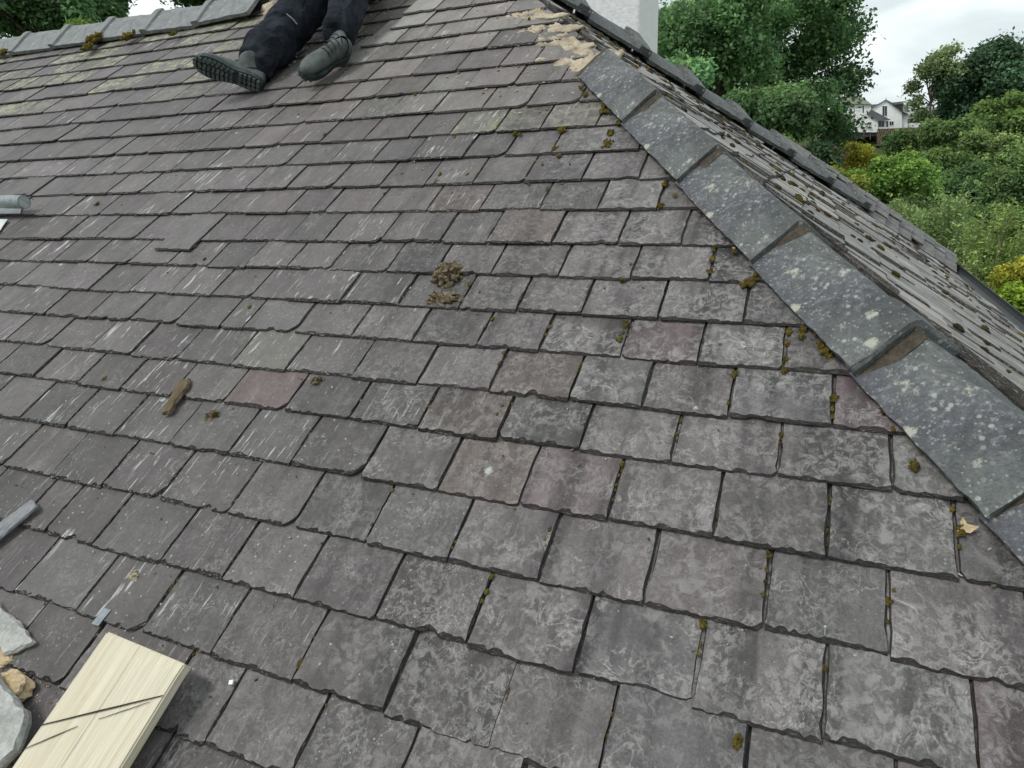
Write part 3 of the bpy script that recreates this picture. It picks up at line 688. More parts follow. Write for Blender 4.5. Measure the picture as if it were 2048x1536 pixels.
for i in range(34):                                  # along the hip tile edge
    v = rg.uniform(.2, 2.4)
    if rg.random() < .75: cushion(G, roof(-.881 - .688 * (v - 2.459) - rg.uniform(-.01, .03), v, .030), rg.uniform(.004, .011), UX, VS, NW, i + .3)
tag(part(G.build('moss', MT['moss'], smooth=True), Matrix.Identity(4)), kind='stuff')
G = Geo()
for i in range(330):
    b = -HIP_L * rg.uniform(.12, .99); a = rg.uniform(a_near(b) + .15, a_far(b) - .05)
    r = rg.choice([.004, .005, .006, .007, .008, .010]) * rg.uniform(.7, 1.2)
    G.add(*lump(hipend(a, b, .022 + r * .2), r * .8, r * 1.9, r * .8, E1, E2, N2, i * 2.1, .6, 2.6, 2), 0 if rg.random() < .75 else 1)
tag(part(G.build('moss', [MT['darkmoss'], MT['moss']], smooth=True), Matrix.Identity(4)), kind='stuff')

# --- gutter, walls, chimney, a slate tingle and a nail
G = Geo(); ex = hipend(0, hb).x; ez = hipend(0, hb).z
y0, y1 = hipend(a_near(hb), hb).y - .1, hipend(a_far(hb), hb).y + .42
n = 8; V = []
for y in (y0, y1):
    for k in range(n + 1):
        t = math.pi * k / n; V.append((ex + .065 - .062 * math.cos(t) , y, ez + .022 - .062 * math.sin(t)))
    for k in range(n + 1):
        t = math.pi * (n - k) / n; V.append((ex + .065 - .057 * math.cos(t), y, ez + .022 - .057 * math.sin(t)))
m = 2 * (n + 1); F = [(k, (k + 1) % m, m + (k + 1) % m, m + k) for k in range(m)] + [tuple(range(m)), tuple(range(2 * m - 1, m - 1, -1))]
G.add(V, F)
G.box((ex + .065, y1, ez - .01), .13, .012, .08)
part(G.build('gutter', MT['gutter']), Matrix.Identity(4))
G = Geo(); e0 = roof(0, EAVE_V)
wy0, wy1 = e0.y + .25, hipend(0, hb).y + a_far(hb) - .2; wx1 = ex - .25; wx0 = LEFT_U + .2; zt = min(e0.z, ez) - .06
G.box(((wx0 + wx1) / 2, (wy0 + wy1) / 2, zt / 2 - .6), wx1 - wx0, wy1 - wy0, zt + 1.2)
part(G.build('wall', MT['wall']), Matrix.Identity(4))
cx = -1.04 - .45; cyy = 5.25
cx -= .215
G = Geo(); G.box((cx, cyy + .3, CAM_Z + 1.35), .90, .62, 2.9)
o = G.build('chimney', MT['render']); part(o, Matrix.Identity(4))
bv = o.modifiers.new('bevel', 'BEVEL'); bv.width = .02; bv.segments = 2
G = Geo()
for dx in (-.2, .2): G.tube([(cx + dx, cyy + .3, CAM_Z + 2.8), (cx + dx, cyy + .3, CAM_Z + 3.2)], [.12, .10], 14)
G2 = Geo(); G2.box((cx, cyy + .3, CAM_Z + 2.83), 1.02, .74, .08)
q = G2.build('chimney_cap', MT['render'], o); q = G.build('chimney_pot', MT['sand'], o)
G = Geo(); c0 = roof(-1.341, .186, .030)
G.add([roof(-1.352, .168, .012), roof(-1.330, .168, .012), roof(-1.330, .168, .030), roof(-1.352, .168, .030), roof(-1.330, .206, .0265), roof(-1.352, .206, .0265)], [(0, 1, 2, 3), (3, 2, 4, 5)])
part(G.build('lead_tingle', MT['tingle']), Matrix.Identity(4))
G = Geo(); G.tube([roof(.0735, .480, .012), roof(.072, .497, .034)], .0012, 6); G.add(*lump(roof(.072, .497, .034), .0025, .0025, .0015, UX, VS, NW, 1, .1, 1, 1))
part(G.build('slate_nail', MT['galv']), Matrix.Identity(4))
# ------------------------------------------------------------------ loose things lying on the roof
def slab(name, outline, w0, th, mat, seed, label, cat, group=None, rough=.0025, tiltu=0, tiltv=0, inset=.004):
    rg = random.Random(seed); P = []
    for i in range(len(outline)):
        a, b = Vector(outline[i]), Vector(outline[(i + 1) % len(outline)]); n = max(2, int((b - a).length / .014))
        for k in range(n):
            q = a.lerp(b, k / n); P.append(q + Vector((rg.uniform(-rough, rough), rg.uniform(-rough, rough))))
    c = sum(P, Vector((0, 0))) / len(P); n = len(P); V = []
    for lev, ins in ((th, inset), (th * .45, 0), (0, inset * .3)):
        for q in P:
            d = (c - q); d = d.normalized() * min(d.length, ins * rg.uniform(.3, 1.8)) if d.length > 0 else d
            r = q + d; V.append((r.x - c.x, r.y - c.y, lev + tiltu * (r.x - c.x) + tiltv * (r.y - c.y) + rg.uniform(-.0005, .0005)))
    ctr = len(V); V.append((0, 0, th + .002)); F = []
    for i in range(n):
        j = (i + 1) % n
        F += [(ctr, i, j), (i, n + i, n + j, j), (n + i, 2 * n + i, 2 * n + j, n + j)]
    F.append(tuple(range(3 * n - 1, 2 * n - 1, -1)))
    o = mesh(name, V, F, MT[mat]); o.matrix_world = M_MAIN @ Matrix.Translation((c.x, c.y, w0))
    return tag(o, label, cat, group)
# scaffold board, end resting on the slates, running down past the eaves
TH = .024; pw = .222
plank = empty('scaffold_board', roof(-1.122, .153, .045)); plank.matrix_world = M_MAIN @ Matrix.Translation((-1.122, .153, .066)) @ Matrix.Rotation(math.radians(-1.0), 4, 'Z')
tag(plank, 'pale sawn timber board with dark saw lines, pointing out of the bottom left corner', 'board')
bm = bmesh.new()
bmesh.ops.create_cube(bm, size=1, matrix=Matrix.Translation((0, -.55, TH / 2)) @ Matrix.Diagonal((pw, 1.1, TH, 1)))
bmesh.ops.subdivide_edges(bm, edges=[e for e in bm.edges if abs((e.verts[0].co - e.verts[1].co).y) > .5], cuts=30)
bmesh.ops.bevel(bm, geom=[e for e in bm.edges if e.is_boundary or e.calc_face_angle(0) > 1], offset=.003, segments=2, affect='EDGES')
for v in bm.verts:
    v.co += Vector((.0012 * mnoise.noise(v.co * 14), 0, .0015 * mnoise.noise(v.co * 9 + Vector((3, 1, 0)))))
    if v.co.y > -.02: v.co.y += .004 * mnoise.noise(v.co * 30)
    if v.co.y > -.012 and v.co.x > pw / 2 - .02: v.co.y -= .006; v.co.z -= .002
me = bpy.data.meshes.new('board'); bm.to_mesh(me); bm.free(); me.materials.append(MT['wood'])
o = link(bpy.data.objects.new('board', me), plank)
def line_on(a, b, wd, name):
    a, b = Vector(a), Vector(b); d = (b - a).normalized(); nrm = Vector((-d.y, d.x)); P = []; N_ = 14
    for s in (1, -1):
        rng_ = range(N_ + 1) if s > 0 else range(N_, -1, -1)
        for i in rng_:
            t = i / N_; q = a.lerp(b, t) + nrm * (s * wd / 2 * (.6 + .4 * math.sin(t * math.pi)) + .0006 * mnoise.noise(Vector((t * 9, wd * 900, 0)))); P.append((q.x, q.y, TH + .0022))
    mesh(name, P, [tuple(range(len(P)))], MT['mark'], plank)
line_on((-.1095, -.182), (.1095, -.066), .0034, 'saw_cut'); line_on((.006, -.138), (.090, -.083), 0.0016, 'saw_cut')
line_on((-.1095, -.224), (-.028, -.160), .0022, 'saw_cut'); line_on((-.009, -.004), (-.004, -.26), .0008, 'drying_crack'); line_on((-.03, -.27), (-.024, -.5), .0008, 'drying_crack')
G = Geo(); G.box(roof(-1.07, -.2, .026), .09, .03, .05, UX, VS, NW)
tag(G.build('packing_block', MT['sand'], loc=roof(-1.07, -.2, 0)), 'small tan block wedged under the timber board at the frame edge', 'block')

slab('broken_slate', [(-1.66, .155), (-1.618, .139), (-1.554, .130), (-1.50, .115), (-1.455, .098), (-1.462, .088), (-1.511, .056), (-1.548, .074), (-1.60, .10)], .030, .012, 'frag', 3, 'pale triangular piece of broken slate at the left edge above the board', 'slate piece')
slab('broken_slate', [(-1.46, .03), (-1.409, .010), (-1.357, -.003), (-1.302, -.020), (-1.283, -.049), (-1.275, -.078), (-1.30, -.14), (-1.40, -.12)], .060, .020, 'frag', 8, 'large pale lump of slate in the bottom left corner beside the board', 'slate piece', tiltu=-.05)
G = Geo(); G.add(*lump(roof(-1.430, .010, .036), .052, .030, .022, UX, VS, NW, 4, .35, 1.5, 3))
tag(G.build('mortar_lump', MT['sand'], loc=roof(-1.43, .01, 0), smooth=False), 'tan sandy lump above the large pale slate in the corner', 'mortar lump')
G = Geo(); G.add(*lump(roof(-1.525, .052, .024), .036, .017, .012, UX, VS, NW, 7, .4, 1.5, 3))
tag(G.build('mortar_lump', MT['sand'], loc=roof(-1.525, .052, 0)), 'small yellow mortar crumb under the triangular broken slate', 'mortar lump')
G = Geo(); G.add(*lump(roof(-1.24, -.12, .022), .03, .02, .018, UX, VS, NW, 11, .4, 1.5, 2))
tag(G.build('mortar_lump', MT['sand'], loc=roof(-1.24, -.12, 0)), 'tan crumb half hidden under the left edge of the board', 'mortar lump')
slab('slate_offcut', [(-1.795, .396), (-1.757, .380), (-1.80, .255), (-1.86, .20), (-1.895, .215), (-1.838, .315)], .034, .007, 'shard', 5, 'narrow grey slate offcut lying at the left edge', 'slate piece', rough=.001)
slab('pale_sheet', [(-3.62, 1.64), (-3.285, 1.640), (-3.38, 1.745), (-3.62, 1.76)], .030, .003, 'lead', 12, 'pale metal sheet lying under the steel tube at the left edge', 'metal sheet', rough=.0008)
slab('pale_sheet', [(-3.60, 1.50), (-3.275, 1.50), (-3.33, 1.60), (-3.60, 1.61)], .028, .003, 'lead', 13, 'lower pale metal sheet, just below the one under the tube', 'metal sheet', rough=.0008)
G = Geo(); a, b = roof(-3.215, 1.655, .080), roof(-5.6, 1.62, .16); r = .029; n = 20
d = (b - a).normalized(); V = []; x = d.cross(Vector((0, 0, 1))).normalized(); y = d.cross(x)
for q, rr in ((a, r), (b, r), (b, r * .86), (a, r * .86)): V += [q + (x * math.cos(6.2832 * k / n) + y * math.sin(6.2832 * k / n)) * rr for k in range(n)]
F = [(i * n + k, i * n + (k + 1) % n, ((i + 1) % 4) * n + (k + 1) % n, ((i + 1) % 4) * n + k) for i in range(4) for k in range(n)]
G.add(V, F); G.add(V[:n], [tuple(range(n))])
tag(G.build('scaffold_tube', MT['galv'], smooth=True, loc=a), 'galvanised steel tube poking in at the left edge', 'tube')
# shard of rotten batten, moss pulled off the roof, crumbs
slab('wood_shard', [(-1.622, .835), (-1.600, .840), (-1.580, .808), (-1.583, .765), (-1.579, .715), (-1.600, .712), (-1.612, .760), (-1.624, .795)], .026, .012, 'rot', 21, 'brown splinter of rotten wood lying left of centre', 'splinter', rough=.004)
def heap(name, u, v, ru, rv, h, seed, label, cat, mat='litter', n=70):
    G = Geo(); rg = random.Random(seed); G.add(*lump(roof(u, v, .018), ru * .75, rv * .75, h * .7, UX, VS, NW, seed, .5, 2.4, 3))
    for i in range(n):
        a = rg.uniform(0, 6.28); t = rg.uniform(.1, 1.15); q = rg.uniform(.06, .24); X_ = (UX + VS * rg.uniform(-1, 1) + NW * rg.uniform(-.5, .5)).normalized(); Y_ = NW.cross(X_).normalized()
        G.add(*lump(roof(u + ru * t * math.cos(a), v + rv * t * math.sin(a), .018 + h * max(0, 1 - t * t * .8) * rg.uniform(.5, 1.1)), ru * q * 1.6, rv * q, h * q * 1.6, X_, Y_, NW, seed + i * 3.3, .7, 2.6, 1 if n > 30 else 2), 0 if rg.random() < .8 else 1)
    return tag(G.build(name, [MT[mat], MT['moss'] if mat == 'litter' else MT['sand']], loc=roof(u, v, .0)), label, cat)
heap('moss_heap', -.972, 1.325, .042, .044, .034, 31, 'brown heap of pulled off moss, upper of the two at the centre', 'moss')
heap('moss_heap', -.940, 1.222, .048, .024, .018, 35, 'smaller crumbling heap of dry moss just below the other at the centre', 'moss')
heap('moss_scrap', -1.443, .735, .022, .018, .014, 41, 'scrap of dry moss right of the wood splinter', 'moss', n=24)
heap('moss_scrap', -1.187, .890, .016, .018, .014, 43, 'dark moss scrap beside the reddish slate', 'moss', n=24)
heap('mortar_crumb', -1.340, .286, .017, .014, .014, 47, 'yellowish mortar crumb on a slate above the board', 'mortar lump', 'mortar', 6)
G = Geo(); G.box(roof(-.944, .149, .025), .008, .008, .004, (UX + VS * .4).normalized(), (VS - UX * .4).normalized(), NW)
tag(G.build('mortar_chip', MT['frame'], loc=roof(-.944, .149, 0)), 'tiny square white chip right of the board', 'chip')
G = Geo(); rg = random.Random(3)
def leafbit(G, u, v, s, a):
    d = UX * math.cos(a) + VS * math.sin(a); e = NW.cross(d); c = roof(u, v, .026)
    G.add([c - d * s, c + e * s * .45 + NW * s * .3, c + d * s + NW * s * .1, c - e * s * .45 + NW * .001], [(0, 1, 2, 3)])
leafbit(G, .282, .722, .018, .4); leafbit(G, .276, .731, .013, 1.6)
tag(G.build('dry_leaf', MT['sand'], loc=roof(.28, .72, 0)), 'curled dry leaf on the moss ball by the hip tiles, lower right', 'leaf')
G = Geo()                                            # grit and straw too small to count
for i in range(900):
    u = rg.gauss(-1.0, .9); v = abs(rg.gauss(.2, 1.3))
    if u > taxis(v) - .18 or v > 3.3: continue
    s = rg.uniform(.0010, .0028) * (1.5 if v > 1.2 else 1)
    G.add(*lump(roof(u, v, .020), s * rg.uniform(.7, 2.2), s, s * .7, (UX + VS * rg.uniform(-1, 1)).normalized(), VS, NW, i, .4, 2, 1), rg.choice([0, 0, 1, 2]))
for i in range(420):                                # mortar dust on the stripped patch and below the bare hip
    if i % 2: u, v = rg.uniform(-2.75, -2.1), rg.uniform(2.75, 3.6)
    else: v = rg.uniform(2.2, 3.3); u = hip_u(v) - abs(rg.gauss(.3, .25))
    s = rg.uniform(.002, .006); G.add(*lump(roof(u, v, .020), s * rg.uniform(.7, 2.0), s, s * .5, UX, VS, NW, i, .5, 2, 1), rg.choice([0, 1, 1]))
for i in range(220):                                # mortar grit round the broken pieces at the lower left
    u = rg.gauss(-1.42, .10); v = rg.gauss(.06, .09); s = rg.uniform(.001, .0035)
    G.add(*lump(roof(u, v, .019), s * rg.uniform(.7, 1.6), s, s * .8, UX, VS, NW, i, .5, 2, 1), rg.choice([0, 1, 1]))
tag(G.build('grit', [MT['litter'], MT['mortar'], MT['moss']]), 'fine grit and moss crumbs scattered over the slates', 'grit', kind='stuff')

# ------------------------------------------------------------------ the roofer
def skinned(name, joints, bones, mat, parent=None, sub=2, root=0, wrinkle=0, wsize=.08):
    me = bpy.data.meshes.new(name); me.from_pydata([tuple(j[0]) for j in joints], bones, [])
    o = link(bpy.data.objects.new(name, me), parent)
    md = o.modifiers.new('skin', 'SKIN'); md.use_smooth_shade = True; md.branch_smoothing = .6
    for i, j in enumerate(joints):
        r = j[1]; r = r if hasattr(r, '__len__') else (r, r)
        me.skin_vertices[0].data[i].radius = r; me.skin_vertices[0].data[i].use_root = (i == root)
    s = o.modifiers.new('sub', 'SUBSURF'); s.levels = sub; s.render_levels = sub
    if wrinkle:
        tx = bpy.data.textures.new(name + '_folds', 'CLOUDS'); tx.noise_scale = wsize; tx.noise_depth = 2
        dm = o.modifiers.new('folds', 'DISPLACE'); dm.texture = tx; dm.strength = wrinkle; dm.mid_level = .5; dm.texture_coords = 'LOCAL'
    if wrinkle > .04:
        t2 = bpy.data.textures.new(name + '_creases', 'MARBLE'); t2.noise_scale = .16; t2.turbulence = 6; t2.marble_type = 'SHARP'
        d2 = o.modifiers.new('creases', 'DISPLACE'); d2.texture = t2; d2.strength = .016; d2.mid_level = .5; d2.texture_coords = 'LOCAL'
    me.materials.append(MT[mat]); return o
J = dict(pel=roof(-2.50, 3.62, .20), hl=roof(-2.60, 3.56, .17), kl=roof(-2.64, 3.10, .13), al=roof(-2.625, 2.70, .105),
         hr=roof(-2.40, 3.58, .21), kr=roof(-2.285, 3.23, .19), ar=roof(-2.195, 2.875, .12))
UP = Vector((0, 0, 1)); LEAN = (UP + Vector((-.25, .15, 0))).normalized()
J['bel'] = J['pel'] + LEAN * .16; J['che'] = J['pel'] + LEAN * .42 + Vector((-.04, 0, 0)); J['nec'] = J['pel'] + LEAN * .60 + Vector((-.08, -.02, 0)); J['hed'] = J['nec'] + Vector((-.06, -.03, .13))
J['sl'] = J['che'] + Vector((-.17, -.05, .10)); J['el'] = J['sl'] + Vector((-.12, -.10, -.24)); J['wl'] = J['el'] + Vector((-.20, .02, -.14))
J['sr'] = J['che'] + Vector((.16, .06, .10)); J['er'] = J['sr'] + Vector((.08, .05, -.26)); J['wr'] = J['er'] + Vector((-.16, -.06, -.17))
nm = ['pel', 'bel', 'che', 'nec', 'hed', 'hl', 'kl', 'al', 'hr', 'kr', 'ar', 'sl', 'el', 'wl', 'sr', 'er', 'wr']
rad = dict(pel=.12, bel=.11, che=.13, nec=.055, hed=.085, hl=.075, kl=.05, al=.035, hr=.075, kr=.05, ar=.035, sl=.055, el=.038, wl=.028, sr=.055, er=.038, wr=.028)
jo = [(J[n], rad[n]) for n in nm]; ix = {n: i for i, n in enumerate(nm)}; bones = [(ix[a], ix[b]) for a, b in [('pel', 'bel'), ('bel', 'che'), ('che', 'nec'), ('nec', 'hed'), ('pel', 'hl'), ('hl', 'kl'), ('kl', 'al'), ('pel', 'hr'), ('hr', 'kr'), ('kr', 'ar'), ('che', 'sl'), ('sl', 'el'), ('el', 'wl'), ('che', 'sr'), ('sr', 'er'), ('er', 'wr')]]
def add_hand(w, e):                                  # palm, four fingers and a thumb grown from the wrist
    d = (J[w] - J[e]).normalized(); s = d.cross(UP).normalized(); dn = d.cross(s)
    b0 = len(jo); jo.append((J[w] + d * .05, (.030, .018))); bones.append((ix[w], b0))
    for k in range(4):
        o_ = s * (.026 * (k - 1.5) * .85); L = (.075, .085, .08, .062)[k]; i0 = len(jo)
        jo.append((J[w] + d * .085 + o_, .010)); jo.append((J[w] + d * (.085 + L * .5) + o_ * 1.1 - dn * .012, .009)); jo.append((J[w] + d * (.085 + L * .85) + o_ * 1.1 - dn * .04, .008))
        bones.extend([(b0, i0), (i0, i0 + 1), (i0 + 1, i0 + 2)])
    i0 = len(jo); jo.append((J[w] + d * .04 + s * .036, .011)); jo.append((J[w] + d * .085 + s * .052 - dn * .01, .009)); bones.extend([(b0, i0), (i0, i0 + 1)])
add_hand('wl', 'el'); add_hand('wr', 'er')
person = skinned('person', jo, bones, 'skin', sub=1)
tag(person, 'person in dark work trousers and dusty green boots, sitting at the ridge', 'person')
# trousers: extra joints give the hems, knees and folds their shape
def lp(a, b, t): return J[a].lerp(J[b], t)
hemL = lp('kl', 'al', 1.02); hemR = lp('kr', 'ar', 1.0)
tj = [(J['pel'] + UP * .03, (.155, .135)), (J['hl'], .138), (lp('hl', 'kl', .5), .124), (J['kl'], (.106, .110)), (lp('kl', 'al', .45), (.092, .100)), (lp('kl', 'al', .8), (.094, .104)), (hemL, (.092, .108)),
      (J['hr'], .14), (lp('hr', 'kr', .5), .128), (J['kr'], (.108, .112)), (lp('kr', 'ar', .45), (.088, .092)), (lp('kr', 'ar', .75), (.086, .092)), (hemR, (.080, .086))]
trou = skinned('trousers', tj, [(0, 1), (1, 2), (2, 3), (3, 4), (4, 5), (5, 6), (0, 7), (7, 8), (8, 9), (9, 10), (10, 11), (11, 12)], 'cloth', person, 4, 0, .065, .16)
jj = [(J['pel'] + UP * .06, (.16, .14)), (J['bel'], .15), (J['che'], (.175, .15)), (J['nec'], .075), (J['sl'], .075), (J['el'], .058), (lp('el', 'wl', .9), .045), (J['sr'], .075), (J['er'], .058), (lp('er', 'wr', .9), .045)]
skinned('jacket', jj, [(0, 1), (1, 2), (2, 3), (2, 4), (4, 5), (5, 6), (2, 7), (7, 8), (8, 9)], 'jacket', person, 2, 0, .03, .1)
G = Geo(); G.add(*lump(J['hed'] + Vector((.01, .015, .055)), .088, .098, .085, UX, Vector((0, 1, 0)), UP, 2, .12, 2, 3)); G.build('hair', MT['hair'], person, True)
G = Geo()                                            # face: nose, eyes, ears, mouth
hf = Vector((-.7, -.7, -.1)).normalized(); hs_ = hf.cross(UP).normalized(); hc = J['hed']
G.add(*lump(hc + hf * .095 - UP * .012, .012, .014, .022, hs_, hf, UP, 1, .1, 1, 2))
for s in (-1, 1): G.add(*lump(hc + hs_ * s * .088, .010, .016, .028, hs_, hf, UP, 3, .15, 1, 2))
G.build('face', MT['skin'], person, True)
G = Geo()
for s in (-1, 1): G.add(*lump(hc + hf * .082 + hs_ * s * .032 + UP * .012, .012, .006, .007, hs_, hf, UP, 1, .05, 1, 1))
G.add(*lump(hc + hf * .084 - UP * .045, .024, .005, .006, hs_, hf, UP, 5, .1, 1, 1)); G.build('eyes_and_mouth', MT['dark'], person, True)
# seams and knee pocket piping
G = Geo()
def ring_pts(c, ax, rx, ry, a0, a1, n=14):
    x = ax.cross(NW).normalized(); y = x.cross(ax).normalized()
    return [c + x * (rx * math.cos(a0 + (a1 - a0) * i / n)) + y * (ry * math.sin(a0 + (a1 - a0) * i / n)) for i in range(n + 1)]
axl = (J['al'] - J['kl']).normalized()
G.tube(ring_pts(lp('kl', 'al', .10), axl, .102, .106, .2, 2.9), .0035, 5)
G.build('piping', MT['pen'], person)
G = Geo(); G.add(*lump(J['kr'].lerp(J['hr'], .35) + NW * .10 + UX * .055, .012, .03, .006, UX, VS, NW, 3, .2, 2, 2)); G.build('reflective_tab', MT['pen'], person)

def boot(label, heel, toe, down, ankle, seed):
    """upper lofted along the foot, cleated sole, tongue and laces; down = where the sole faces"""
    F_ = (toe - heel); Ln = F_.length; f = F_.normalized(); dn = (down - f * down.dot(f)).normalized(); s = f.cross(dn).normalized(); up = -dn
    root = empty('boot', (0, 0, 0), person); tag(root, label)
    P0 = heel
    secs = [(-.012, .030, .055), (.0, .038, .075), (.04, .042, .088), (.09, .043, .092), (.13, .043, .086), (.17, .046, .074), (.21, .050, .064), (.25, .049, .056), (.28, .042, .046), (.305, .028, .034), (.316, .010, .020)]
    G = Geo(); n = 18; k = Ln / .316; V = []; rg = random.Random(seed)
    for x, hw, h in secs:
        for i in range(n):
            a = 2 * math.pi * i / n; cx_, cz = math.cos(a), math.sin(a)
            e = lambda q, p_: math.copysign(abs(q) ** p_, q)
            zz = h * (.5 + .5 * e(cz, .8)); ww = .9 * hw * e(cx_, .75) * (1 - .28 * max(0, cz) ** 2)
            wob = .0016 * mnoise.noise(Vector((x * 40, a * 2, seed)))
            V.append(P0 + f * (x * k) + s * (ww + wob) + up * (.024 + zz + wob))
    F = [(i * n + j, (i + 1) * n + j, (i + 1) * n + (j + 1) % n, i * n + (j + 1) % n) for i in range(len(secs) - 1) for j in range(n)] + [tuple(range(n)), tuple(range(len(secs) * n - 1, (len(secs) - 1) * n - 1, -1))]
    G.add(V, F)
    c0 = P0 + f * (.055 * k) + up * .07; top = ankle; mid = c0.lerp(top, .55)
    ax = (top - c0).normalized(); x_ = ax.cross(s).normalized(); V = []; R_ = [(c0, .058, .044), (c0.lerp(top, .3), .056, .044), (mid, .052, .044), (top, .054, .050), (top + ax * .03, .056, .054), (top + ax * .045, .050, .048)]
    for c_, ra, rb in R_:
        for i in range(n):
            a = 2 * math.pi * i / n; V.append(c_ + x_ * (ra * math.cos(a)) + s * (rb * math.sin(a)))
    G.add(V, [(i * n + j, (i + 1) * n + j, (i + 1) * n + (j + 1) % n, i * n + (j + 1) % n) for i in range(len(R_) - 1) for j in range(n)])
    G.build('upper', MT['boot'], root, True)
    # sole: outline with waist, two thicknesses, lugs
    out = [(-.014, .016), (.0, .030), (.03, .039), (.07, .039), (.10, .036), (.13, .037), (.17, .046), (.21, .053), (.25, .052), (.28, .044), (.305, .028), (.318, .010)]
    pl_ = [(x, y) for x, y in out] + [(x, -y) for x, y in out[::-1]]
    G = Geo(); m = len(pl_)
    V = [P0 + f * (x * k) + s * (y * 1.04) + up * .034 for x, y in pl_] + [P0 + f * (x * k) + s * (y * 1.05) + up * .006 for x, y in pl_]
    G.add(V, [tuple(range(m)), tuple(range(2 * m - 1, m - 1, -1))] + [(i, (i + 1) % m, m + (i + 1) % m, m + i) for i in range(m)])
    def hw_at(x):
        for (a, b), (c_, d_) in zip(out, out[1:]):
            if a <= x <= c_: return b + (d_ - b) * (x - a) / (c_ - a)
        return .01
    x = .002
    while x < .31:
        if not (.095 < x < .125):
            h_ = hw_at(x)
            for y in (-.66, 0, .66):
                ang = (y * .6 + (.3 if int(x * 100) % 2 else -.3)); wd = h_ * .50
                fx_ = (f * math.cos(ang) + s * math.sin(ang)).normalized(); sx_ = (s * math.cos(ang) - f * math.sin(ang)).normalized()
                G.box(P0 + f * (x * k) + s * (h_ * y * .98) + up * .001, .013, wd, .014, fx_, sx_, up, 1)
        x += .0215
    G.build('sole', [MT['sole'], MT['boot']], root)
    G = Geo()                                        # laces across the instep
    for i in range(5):
        t = i / 4; c_ = P0 + f * (.165 - .075 * t) * k + up * (.024 + .078 + .05 * t - .004 * (1 - t)); w_ = .030
        G.tube([c_ - s * w_ - up * .012, c_ - s * w_ * .5 + up * .004, c_ + s * w_ * .5 + up * .004, c_ + s * w_ - up * .012], .0035, 6)
    G.build('laces', MT['sole'], root)
    return root
boot('left boot with its cleated sole towards the camera', roof(-2.560, 2.622, .052), roof(-2.812, 2.560, .225), UX * .18 - VS * .95 + NW * .02, J['al'], 3)
boot('right boot pointing down the roof, rolled onto its edge', roof(-2.185, 2.870, .048), roof(-2.262, 2.590, .085), UX * -.70 - VS * .40 - NW * .58, J['ar'], 6)
